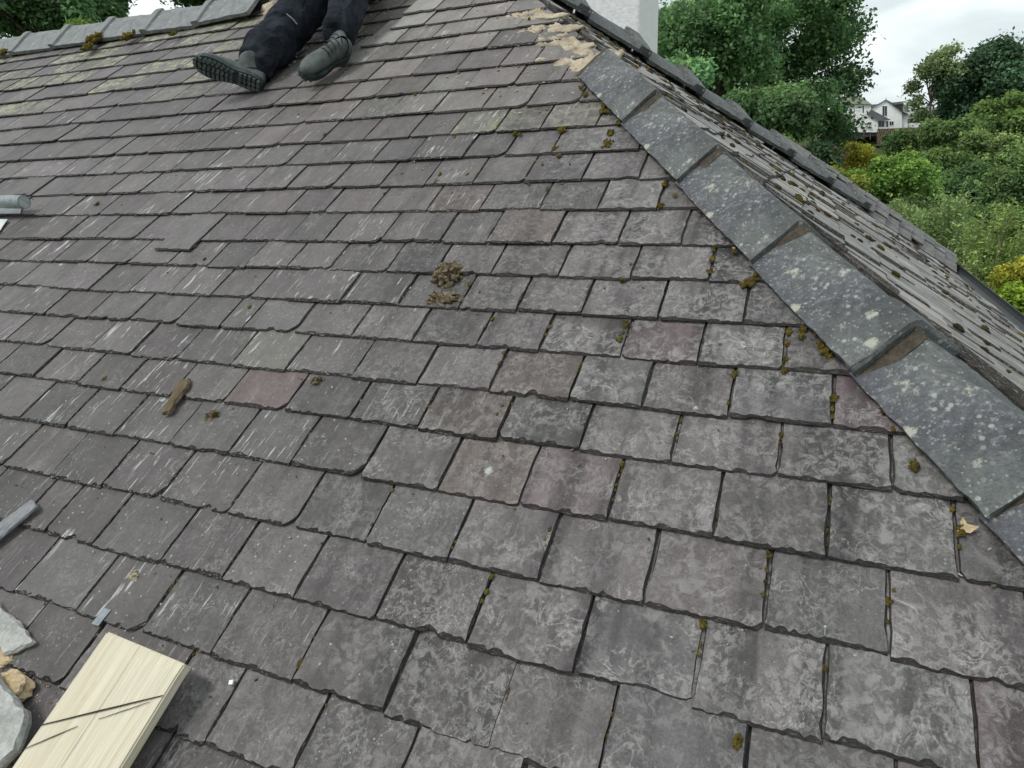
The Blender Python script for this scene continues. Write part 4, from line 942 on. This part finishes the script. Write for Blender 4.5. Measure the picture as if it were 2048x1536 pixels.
# ------------------------------------------------------------------ trees and shrubs
def leaf_cards(rg, C, out, size, n, spread, asp=.55):
    """n leaf quads round each of the cluster centres C with outward directions out"""
    m = len(C); c = np.repeat(C, n, 0) + rg.normal(0, 1, (m * n, 3)) * spread
    nr = np.repeat(out, n, 0) * .55 + rg.normal(0, .55, (m * n, 3)) + np.array([0, 0, .45]); nr /= np.linalg.norm(nr, axis=1)[:, None] + 1e-9
    a = np.cross(nr, rg.normal(0, 1, (m * n, 3))); a /= np.linalg.norm(a, axis=1)[:, None] + 1e-9
    b = np.cross(nr, a); s = (size * rg.uniform(.4, 1.55, (m * n, 1)))
    V = np.stack([c - a * s, c + b * s * asp + nr * s * .12, c + a * s, c - b * s * asp + nr * s * .12], 1)
    return V
def tree(name, label, cat, group, px, py, dist, rw, rh, lobes, clusters, per, size, col, seed, depth=.9, sparse=0., var=.28, light=None, lobe_r=(.30, .48), trunk=True, base=None, twigs=0, shape=None):
    rg = np.random.default_rng(seed); rr = random.Random(seed)
    c = far(px, py, dist); k = (c - CAM).dot(CF) / FPX; RX, RZ = rw * k, rh * k; RY = RX * depth
    gz = terrain(c.x, c.y) if base is None else base
    root = empty(name, (c.x, c.y, gz)); tag(root, label, cat, group)
    L = []
    az = math.atan2(c.x, c.y); ex_ = np.array([math.cos(az), -math.sin(az), 0]); ey_ = np.array([math.sin(az), math.cos(az), 0]); ez_ = np.array([0, 0, 1.])
    if shape:
        for (lx, lz, lr) in shape:
            L.append((ex_ * lx * RX + ez_ * lz * RZ + ey_ * rr.uniform(-.45, .45) * RY, lr * min(RX, RZ) * rr.uniform(.9, 1.1)))
    for i in range(lobes):
        d = rg.normal(0, 1, 3); d /= np.linalg.norm(d); d[2] = d[2] * .8 + .1
        q = rr.uniform(.42, .78)
        L.append((ex_ * d[0] * RX * q + ey_ * d[1] * RY * q + ez_ * d[2] * RZ * q, rr.uniform(*lobe_r) * rr.uniform(.6, 1.15) * min(RX, RZ)))
    if not trunk:                                    # bushes are leafy down to the ground
        z = -.55 * RZ; n0 = len(L); hh = c.z - gz
        while -z < hh and len(L) < n0 + 40:
            for t in range(3): L.append((ex_ * rr.uniform(-.45, .45) * RX + ey_ * rr.uniform(-.45, .45) * RY + ez_ * z, rr.uniform(.38, .5) * RX))
            z -= .5 * RX
        clusters = int(clusters * (1 + .45 * (len(L) - n0) / n0))
    cc = np.array([c.x, c.y, c.z]); Vs = []; Cs = []
    boost = 2.8 if max(col) < .095 else 1.75
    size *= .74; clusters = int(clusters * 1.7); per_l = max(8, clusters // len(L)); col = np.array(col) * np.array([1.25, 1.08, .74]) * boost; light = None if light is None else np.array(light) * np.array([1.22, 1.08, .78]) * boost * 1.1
    for q, r in L:
        d = rg.normal(0, 1, (per_l, 3)); d[:, 2] += .25; d /= np.linalg.norm(d, axis=1)[:, None]
        rad_ = r * (rg.uniform(0, 1, (per_l, 1)) ** .45) * (1 + .28 * rg.normal(0, 1, (per_l, 1)) * .6)
        far_ = rg.uniform(0, 1, (per_l, 1)) < .10; rad_ = np.where(far_, r * rg.uniform(1.0, 1.5, (per_l, 1)), rad_)
        P = q + d * rad_ * np.array([1, 1, .82])
        if sparse: P = P[rg.uniform(0, 1, len(P)) > sparse]; d = d[:len(P)]
        V = leaf_cards(rg, P, d[:len(P)], size, per, size * 1.5)
        hue = rg.normal(0, var, 1)[0]
        cl = np.repeat(rg.normal(0, var * .7, len(P)), per) + hue + rg.normal(0, .12, len(V))
        cv = col[None, :] * np.exp(cl)[:, None]
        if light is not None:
            t = np.clip((np.repeat(d[:len(P), 2], per) - .35) * 1.1 + rg.normal(0, .18, len(V)), 0, 1)[:, None]; cv = cv * (1 - t) + np.array(light)[None, :] * np.exp(cl * .5)[:, None] * t  # upward leaves paler: light from above put into the leaf colour
        Vs.append(V); Cs.append(cv)
    V = np.concatenate(Vs) + (cc - np.array(root.location)); Cv = np.clip(np.concatenate(Cs), .004, .6)
    quads('crown', V, MT['leaf'], root, Cv)
    if trunk:
        G = Geo(); H = c.z - gz; tr = max(.10, .035 * max(RX, RZ)); b0 = Vector((0, 0, -.4)); fork = Vector((0, 0, H - RZ * .55))
        if fork.z < .6: fork.z = .6
        G.tube([b0, b0.lerp(fork, .3) + Vector((.1, 0, 0)) * tr, fork], [tr * 1.5, tr * 1.1, tr * .85], 9)
        for q, r in L:
            e = Vector(q) + Vector((0, 0, H)); m1 = fork.lerp(e, .5) + Vector((rr.uniform(-.1, .1), rr.uniform(-.1, .1), rr.uniform(0, .15))) * r
            G.tube([fork, m1, e], [tr * .55, tr * .32, tr * .10], 6)
            for t in range(3 + twigs):
                e2 = e + Vector((rr.uniform(-1, 1), rr.uniform(-1, 1), rr.uniform(-.3, 1))) * r * .8; G.tube([m1.lerp(e, rr.uniform(.3, 1)), e2], [tr * .13, tr * .03], 4)
        G.build('trunk', MT['bark'], root)
    return root
DK, DK2, MID, BR, YG, TEAL_, OLV = (.026, .056, .034), (.018, .044, .032), (.045, .085, .038), (.075, .150, .030), (.155, .185, .045), (.034, .074, .052), (.085, .105, .035)
GB, GF = 'trees on the far bank', 'shrubs below the roof'
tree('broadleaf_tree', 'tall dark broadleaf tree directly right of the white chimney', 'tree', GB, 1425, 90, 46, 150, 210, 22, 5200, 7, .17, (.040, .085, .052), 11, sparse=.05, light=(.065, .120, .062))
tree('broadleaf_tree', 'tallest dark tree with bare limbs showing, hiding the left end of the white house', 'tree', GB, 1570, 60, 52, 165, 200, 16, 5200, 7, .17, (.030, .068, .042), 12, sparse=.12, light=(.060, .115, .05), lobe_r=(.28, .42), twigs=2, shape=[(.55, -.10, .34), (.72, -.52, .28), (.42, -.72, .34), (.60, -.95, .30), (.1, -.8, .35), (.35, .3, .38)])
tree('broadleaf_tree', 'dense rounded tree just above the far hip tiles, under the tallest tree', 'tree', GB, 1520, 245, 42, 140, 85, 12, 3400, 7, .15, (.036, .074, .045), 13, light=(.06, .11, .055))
tree('broadleaf_tree', 'blue-green leafy tree rising behind the chimney edge and ridge of far tiles', 'tree', GB, 1365, 195, 38, 85, 110, 10, 2600, 7, .15, (.042, .092, .058), 31, light=(.07, .13, .07))
tree('round_shrub', 'small round lighter green shrub peeping over the far hip tiles', 'shrub', GF, 1562, 303, 34, 36, 30, 8, 1000, 7, .085, (.065, .115, .035), 14, trunk=False, light=(.10, .165, .045))
tree('dark_shrub', 'dark shrub between the small round shrub and the reed plume', 'shrub', GF, 1622, 325, 40, 52, 42, 8, 1300, 7, .12, (.024, .052, .036), 15, trunk=False)
tree('dark_shrub', 'dark drooping bush under the white house, left of the yellow bush', 'shrub', GF, 1672, 262, 60, 30, 44, 8, 1000, 7, .15, (.017, .040, .030), 16, trunk=False)
tree('ivy_clad_tree', 'large ivy-clad tree with thin open branches on its left, right of the white houses', 'tree', GB, 1945, 165, 95, 92, 88, 6, 6200, 7, .26, (.024, .052, .040), 17, sparse=.0, shape=[(.1, -.5, .5), (.45, -.45, .5), (.30, -.05, .5), (.0, -.15, .36), (.45, .45, .34), (.2, .5, .3), (.7, .15, .3), (-.28, -.62, .4), (.85, -.12, .22), (.55, .05, .4)], lobe_r=(.2, .32))
tree('open_branched_tree', 'thin open-branched tree with see-through crown left of the ivy-clad tree', 'tree', GB, 1868, 165, 92, 52, 72, 6, 1500, 5, .22, (.055, .085, .055), 18, sparse=.45, lobe_r=(.2, .34), twigs=3, shape=[(.1, .6, .3), (-.35, .3, .3), (-.7, -.1, .28), (-.5, -.5, .25), (-.3, -.85, .22), (.4, .75, .3)])
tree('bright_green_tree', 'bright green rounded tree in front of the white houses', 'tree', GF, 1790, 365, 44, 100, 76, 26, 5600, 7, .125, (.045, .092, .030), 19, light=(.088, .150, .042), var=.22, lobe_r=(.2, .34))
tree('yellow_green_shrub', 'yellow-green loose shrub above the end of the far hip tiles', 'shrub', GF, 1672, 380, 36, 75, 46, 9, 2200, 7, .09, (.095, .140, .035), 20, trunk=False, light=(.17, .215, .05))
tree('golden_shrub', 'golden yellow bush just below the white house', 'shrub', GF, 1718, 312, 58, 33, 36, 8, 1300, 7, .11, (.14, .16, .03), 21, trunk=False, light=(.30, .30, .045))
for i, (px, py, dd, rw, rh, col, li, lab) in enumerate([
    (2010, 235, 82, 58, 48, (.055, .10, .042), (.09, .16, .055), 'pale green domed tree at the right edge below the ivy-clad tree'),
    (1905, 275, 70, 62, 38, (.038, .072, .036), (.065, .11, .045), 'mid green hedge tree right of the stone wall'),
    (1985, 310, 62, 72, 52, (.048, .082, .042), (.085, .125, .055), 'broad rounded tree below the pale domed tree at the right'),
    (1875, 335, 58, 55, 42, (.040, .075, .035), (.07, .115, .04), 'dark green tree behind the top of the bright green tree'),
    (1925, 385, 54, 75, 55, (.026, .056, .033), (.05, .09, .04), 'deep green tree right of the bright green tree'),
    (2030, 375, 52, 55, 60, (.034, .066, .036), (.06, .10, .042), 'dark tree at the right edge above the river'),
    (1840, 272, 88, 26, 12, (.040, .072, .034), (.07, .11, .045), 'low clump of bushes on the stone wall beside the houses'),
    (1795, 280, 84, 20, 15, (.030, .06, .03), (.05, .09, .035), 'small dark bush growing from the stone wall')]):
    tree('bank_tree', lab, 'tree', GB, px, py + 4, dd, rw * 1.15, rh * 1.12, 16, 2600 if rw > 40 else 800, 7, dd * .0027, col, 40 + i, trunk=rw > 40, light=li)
for i, (px, py, dd, rw, rh, lab) in enumerate([(1985, 440, 50, 62, 34, 'low dark bushes on the bank just above the river'), (1900, 452, 46, 55, 36, 'dark bushes behind the tips of the willow shrubs'), (1830, 435, 42, 50, 34, 'shaded bushes under the bright green tree'), (2045, 430, 55, 40, 30, 'dark bush at the right edge over the water')]):
    tree('bank_shrub', lab, 'shrub', GB, px, py, dd, rw * 1.25, rh * 1.15, 12, 2600, 7, dd * .0026, (.030, .056, .028), 90 + i, trunk=False, light=(.055, .09, .035))
# slender willow shrubs close by: upright pale shoots with small leaves
def willow(px, py, dist, rw, rh, shoots, seed, label, col, light):
    rr = random.Random(seed); rg = np.random.default_rng(seed); c = far(px, py, dist); k = (c - CAM).dot(CF) / FPX; RX, RZ = rw * k, rh * k
    az = math.atan2(c.x, c.y); ex_ = Vector((math.cos(az), -math.sin(az), 0)); ey_ = Vector((math.sin(az), math.cos(az), 0)); gz = terrain(c.x, c.y)
    root = empty('willow_shrub', (c.x, c.y, gz)); tag(root, label, 'shrub', GF); G = Geo(); P = []; D = []
    for i in range(shoots):
        x = rr.gauss(0, .42); y = rr.gauss(0, .4); top = c + ex_ * x * RX * 1.2 + ey_ * y * RX + Vector((0, 0, RZ * (rr.uniform(.1, 1.0) - .55 * x * x)))
        b = c + ex_ * x * RX * .45 + ey_ * y * RX * .5 - Vector((0, 0, RZ * 1.1)); m = b.lerp(top, .55) + ex_ * rr.uniform(-.1, .1) * RX
        pts = [b, m, top]; G.tube([q - root.location for q in pts], [.022, .012, .003], 4)
        for j in range(22):
            t = rr.uniform(.15, 1.0); q = (b.lerp(m, t / .55) if t < .55 else m.lerp(top, (t - .55) / .45)); 
            e = q + ex_ * rr.gauss(0, .09) * RX + ey_ * rr.gauss(0, .09) * RX + Vector((0, 0, rr.uniform(0, .14) * RZ)); G.tube([q - root.location, e - root.location], [.005, .002], 3)
            for h in range(3): P.append(q.lerp(e, rr.uniform(.2, 1.05))); D.append((rr.uniform(-1, 1), rr.uniform(-1, 1), .6))
    P = np.array([tuple(q - root.location) for q in P]); V = leaf_cards(rg, P, np.array(D), dist * .0023, 4, dist * .0042, .38)
    t = rg.uniform(0, 1, (len(V), 1)) ** 1.5; cv = (np.array(col) * (1 - t) + np.array(light) * t) * 1.75 * np.exp(rg.normal(0, .2, (len(V), 1)))
    quads('crown', V, MT['leaf'], root, cv); G.build('stems', MT['twig'], root)
willow(1890, 490, 17, 88, 112, 62, 3, 'slender grey-green willow shrub rising behind the gutter end', (.075, .125, .040), (.20, .27, .10))
willow(1990, 545, 14, 80, 132, 62, 5, 'feathery willow shrub at the right edge, nearest the gutter', (.085, .140, .035), (.24, .30, .09))
willow(1800, 462, 21, 55, 62, 32, 8, 'smaller willow shrub against the roof edge, left of the others', (.07, .115, .04), (.20, .25, .09))
tree('lime_green_shrub', 'lime green low bush below the gutter at the right edge', 'shrub', GF, 2045, 625, 9.5, 75, 70, 10, 2400, 7, .032, (.08, .14, .022), 61, trunk=False, light=(.17, .27, .045), base=1.5)
tree('amber_shrub', 'amber tinged bush right of the gutter corner', 'shrub', GF, 2040, 545, 12, 55, 35, 8, 1500, 7, .035, (.13, .16, .03), 62, trunk=False, light=(.26, .26, .05), base=1.0)
# rough undergrowth between the house and the far bank
rg = np.random.default_rng(77); N_ = 9000
X_ = rg.uniform(-30, 60, N_); Y_ = rg.uniform(9, 118, N_); keep = (X_ > -30 + .0 * Y_) & ~((Y_ > 60) & (Y_ < 91)); X_, Y_ = X_[keep], Y_[keep]
P = np.array([(x, y, terrain(x, y) + rg.uniform(.0, .7)) for x, y in zip(X_, Y_)])
V = leaf_cards(rg, P, np.tile([0, 0, .6], (len(P), 1)), .16, 9, .42)
cv = np.array([.10, .14, .04]) * np.exp(np.repeat(rg.normal(0, .35, len(P)), 9) + rg.normal(0, .15, len(V)))[:, None]
tag(quads('undergrowth', V, MT['leaf'], None, cv), 'rough grass and brambles covering the slope below the trees', 'undergrowth', kind='stuff')
# pale grass plume
c = far(1660, 322, 50); G = Geo(); rr = random.Random(4); root = empty('pampas_plume', (c.x, c.y, terrain(c.x, c.y))); tag(root, 'pinkish brown feathery reed plume left of the golden bush', 'reed', GF)
P = []
for i in range(26):
    b = c + Vector((rr.uniform(-.5, .5), rr.uniform(-.4, .4), -1.6)); t = b + Vector((rr.uniform(-.7, .4), 0, rr.uniform(1.6, 3.0))); G.tube([b - root.location, t - root.location], [.02, .008], 4)
    for j in range(30): P.append(tuple(b.lerp(t, rr.uniform(.35, 1)) - root.location))
rg = np.random.default_rng(4); P = np.array(P); V = leaf_cards(rg, P, np.tile([0, 0, 1.], (len(P), 1)), .12, 3, .09, .3)
quads('plume', V, MT['leaf'], root, np.array([.30, .20, .13]) * np.exp(rg.normal(0, .25, (len(V), 1)))); G.build('stems', MT['twig'], root)
# trees behind the main ridge
tree('broadleaf_tree', 'dark tree behind the ridge in the top left corner', 'tree', 'trees behind the ridge', 75, 20, 30, 150, 130, 16, 5200, 7, .105, (.024, .052, .034), 71, sparse=.1, light=(.048, .085, .045), twigs=2)
tree('broadleaf_tree', 'dark tree behind the ridge just left of the gap of sky', 'tree', 'trees behind the ridge', 195, -15, 33, 62, 95, 10, 2600, 7, .11, (.026, .056, .036), 72, sparse=.05, light=(.05, .088, .045), twigs=1)
tree('broadleaf_tree', 'green tree behind the ridge tiles right of the gap of sky', 'tree', 'trees behind the ridge', 405, -45, 34, 130, 105, 14, 4600, 7, .11, (.030, .062, .040), 73, sparse=.06, light=(.055, .10, .05), twigs=1)
tree('round_shrub', 'lighter green bush top just above the ridge below the sky gap', 'shrub', 'trees behind the ridge', 165, 62, 26, 34, 18, 6, 700, 7, .07, (.055, .105, .035), 74, trunk=False, light=(.085, .15, .045))

# ------------------------------------------------------------------ white houses on the far bank
HD = 112.0
hc = far(1740, 262, HD); az = math.atan2(hc.x, hc.y)
HX = Vector((math.cos(az), -math.sin(az), 0)); HY = Vector((math.sin(az), math.cos(az), 0)); HZ = Vector((0, 0, 1)); hk = (hc - CAM).dot(CF) / FPX
def hp(zx, zy, dy=0.0):                              # house facade coordinates: zx to the right, zy down, in the tenths of a metre used to measure it
    d = look(1640 + zx / 6.4, 130 + zy / 6.4); t = (hc - CAM + HY * dy).dot(HY) / d.dot(HY); return CAM + d * t
def facade(name, pts, depth, mat, parent, dy=0.0):
    P = [hp(x, y, dy) for x, y in pts]; B = [p + HY * depth for p in P]; n = len(P); G = Geo()
    G.add([q - parent.location for q in P + B], [tuple(range(n)), tuple(range(2 * n - 1, n - 1, -1))] + [(i, n + i, n + (i + 1) % n, (i + 1) % n) for i in range(n)])
    return G.build(name, MT[mat], parent)
def window(parent, x0, y0, x1, y1, dy=0.0, frame=True, sill=False):
    w_ = facade('window', [(x0, y0), (x1, y0), (x1, y1), (x0, y1)], .10, 'glass', parent, dy - .03)
    if frame:
        t = 4
        for a in ([(x0 - t, y0 - t), (x1 + t, y0 - t), (x1 + t, y0), (x0 - t, y0)], [(x0 - t, y1), (x1 + t, y1), (x1 + t, y1 + t), (x0 - t, y1 + t)]):
            q = facade('frame', a, .10, 'frame', parent, dy - .06); q.parent = w_
        q = facade('frame', [((x0 + x1) / 2 - 1.5, y0), ((x0 + x1) / 2 + 1.5, y0), ((x0 + x1) / 2 + 1.5, y1), ((x0 + x1) / 2 - 1.5, y1)], .06, 'frame', parent, dy - .05); q.parent = w_
    return w_
h1 = empty('white_house', hp(550, 900)); h1.location.z = terrain(h1.location.x, h1.location.y); tag(h1, 'tall white house with mossy hipped roof, partly behind the dark tree', 'house')
facade('wall', [(250, 495), (652, 500), (652, 860), (250, 860)], 6.0, 'wall', h1)
facade('annexe_wall', [(652, 655), (742, 700), (738, 862), (652, 862)], 4.0, 'wall', h1, .02)
G = Geo(); e = [hp(235, 492, -.3), hp(664, 504, -.3)]; e += [e[1] + HY * 6.6, e[0] + HY * 6.6]; r0, r1 = hp(330, 345, 3), hp(462, 350, 3)
G.add([q - h1.location for q in e + [r0, r1]], [(0, 1, 5, 4), (1, 2, 5), (2, 3, 4, 5), (3, 0, 4), (3, 2, 1, 0)]); G.build('roof', MT['roofm'], h1)
facade('lean_to_roof', [(600, 628), (655, 568), (915, 706), (738, 708)], .25, 'roofg', h1, -.25)
facade('sun_room_wall', [(742, 708), (880, 708), (880, 808), (742, 850)], 3.0, 'wall', h1, .3)
for x0, x1 in ((750, 786), (792, 820), (850, 870)): window(h1, x0, 715, x1, 790, .28, False)
for a in ((545, 520, 560, 610), (322, 520, 336, 600), (428, 640, 440, 712)): window(h1, *a, frame=False)
window(h1, 532, 712, 550, 768); window(h1, 622, 732, 655, 768)
for x0, x1 in ((520, 560), (605, 662)):
    b = facade('window_box', [(x0, 790), (x1, 790), (x1 - 4, 804), (x0 + 4, 804)], .25, 'dark', h1, -.2)
facade('undercroft', [(395, 860), (835, 866), (835, 900), (700, 905), (395, 960)], 3, 'dark', h1, .15)  # solid dark slab stands for the shade under the house
for x in (470, 560, 640): facade('post', [(x, 866), (x + 6, 866), (x + 6, 960), (x, 960)], .12, 'stone', h1, .02)
facade('drainpipe', [(424, 480), (432, 480), (428, 860), (420, 860)], .08, 'frame', h1, -.08)
G = Geo(); m0 = hp(522, 400, 3); 
G.tube([m0 - h1.location, hp(526, 100, 3) - h1.location], .035, 5)
for y, w_ in ((275, 34), (292, 46), (310, 24)): G.tube([hp(524 - w_ / 2, y + 4, 3) - h1.location, hp(524 + w_ / 2, y - 2, 3) - h1.location], .02, 4)
G.build('aerial', MT['steel'], h1)
h2 = empty('gabled_house', hp(880, 810, 4)); h2.location.z = terrain(h2.location.x, h2.location.y); tag(h2, 'white gabled house with dark dormers, right of the taller white house', 'house')
facade('wall', [(660, 560), (845, 452), (1048, 600), (1050, 805), (660, 820)], 7, 'wall', h2, 4)
P = [hp(1048, 600, 4), hp(1050, 805, 4)]; P += [P[1] + HX * .9 + HY * 7, P[0] + HX * .9 + HY * 7 ]
facade('side_wall', [(1050, 608), (1132, 640), (1112, 800), (1052, 806)], .3, 'wall', h2, 4.5)
facade('roof', [(845, 440), (905, 470), (1135, 632), (1128, 642), (1046, 600), (845, 452)], 6.5, 'roofg', h2, 3.8)
facade('roof', [(845, 440), (845, 452), (680, 552), (655, 548), (668, 505), (740, 500)], 6.5, 'roofg', h2, 3.8)
window(h2, 800, 525, 857, 652, 4.0); window(h2, 890, 722, 940, 770, 4.0)
facade('dormer', [(955, 505), (1055, 500), (1058, 600), (1040, 592)], 2.5, 'dark', h2, 3.6)
facade('dormer_roof', [(920, 480), (1065, 465), (1072, 498), (950, 508)], 2.8, 'roofg', h2, 3.5)
facade('dormer', [(1062, 490), (1125, 508), (1122, 615), (1062, 600)], 2.0, 'frame', h2, 3.7)
for x in (1070, 1092, 1110): window(h2, x, 508, x + 12, 600, 3.68, False)
facade('chimney_finial', [(840, 420), (850, 420), (849, 452), (841, 452)], .3, 'stone', h2, 5)
h3 = empty('grey_roofed_outbuilding', hp(1220, 740, 10)); h3.location.z = terrain(h3.location.x, h3.location.y); tag(h3, 'low outbuilding with long grey roof between the gabled house and ivy-clad tree', 'house')
facade('roof', [(1110, 568), (1340, 556), (1335, 640), (1115, 645)], 3, 'lead', h3, 9.6); facade('wall', [(1112, 643), (1330, 640), (1330, 690), (1114, 690)], 5, 'wall', h3, 10)
facade('opening', [(1135, 690), (1330, 688), (1330, 745), (1135, 745)], 4, 'dark', h3, 10.2); facade('wall', [(1130, 742), (1330, 742), (1330, 800), (1130, 800)], 4, 'wall', h3, 10)  # the opening is a solid dark block standing for the shade inside
facade('rooflight', [(1230, 560), (1265, 558), (1262, 590), (1230, 592)], .2, 'dark', h3, 9.4)
# rubble retaining wall, stone by stone
rw_ = empty('retaining_wall', hp(950, 990, -1)); rw_.location.z = terrain(rw_.location.x, rw_.location.y); tag(rw_, 'brown rubble retaining wall under the white houses', 'wall')
facade('wall_core', [(735, 820), (1230, 800), (1230, 1010), (720, 1040)], 1.2, 'dark', rw_, -.8)
rr = random.Random(12); G = Geo(); i = 0
for y in range(812, 1030, 17):
    x = 728 + rr.uniform(0, 15)
    while x < 1225:
        w_ = rr.uniform(18, 36); q = hp(x + w_ / 2, y + 8, -.82) - rw_.location; vs, fs = lump(q, w_ / 6.4 * hk * .5, .16, 8.5 / 6.4 * hk, HX, HY, HZ, i, .22, 1.2, 1)
        c_ = q; mesh('stone', [v_ - c_ for v_ in vs], fs, MT['stone'], rw_, loc=c_); x += w_ + 1.5; i += 1
# shingle bank by the river
G = Geo(); rr = random.Random(6)
for i in range(260):
    q = far(rr.uniform(1990, 2100), rr.uniform(488, 515), 60); z = -3.9; d = q - CAM; t = (z - CAM.z) / d.z; q = CAM + d * t
    s = rr.uniform(.15, .5); G.add(*lump(q, s * 1.6, s, s * .5, Vector((1, 0, 0)), Vector((0, 1, 0)), Vector((0, 0, 1)), i, .2, 1.5, 1))
tag(G.build('shingle', MT['pebble']), 'pale stones at the edge of the river', 'stones', kind='stuff')
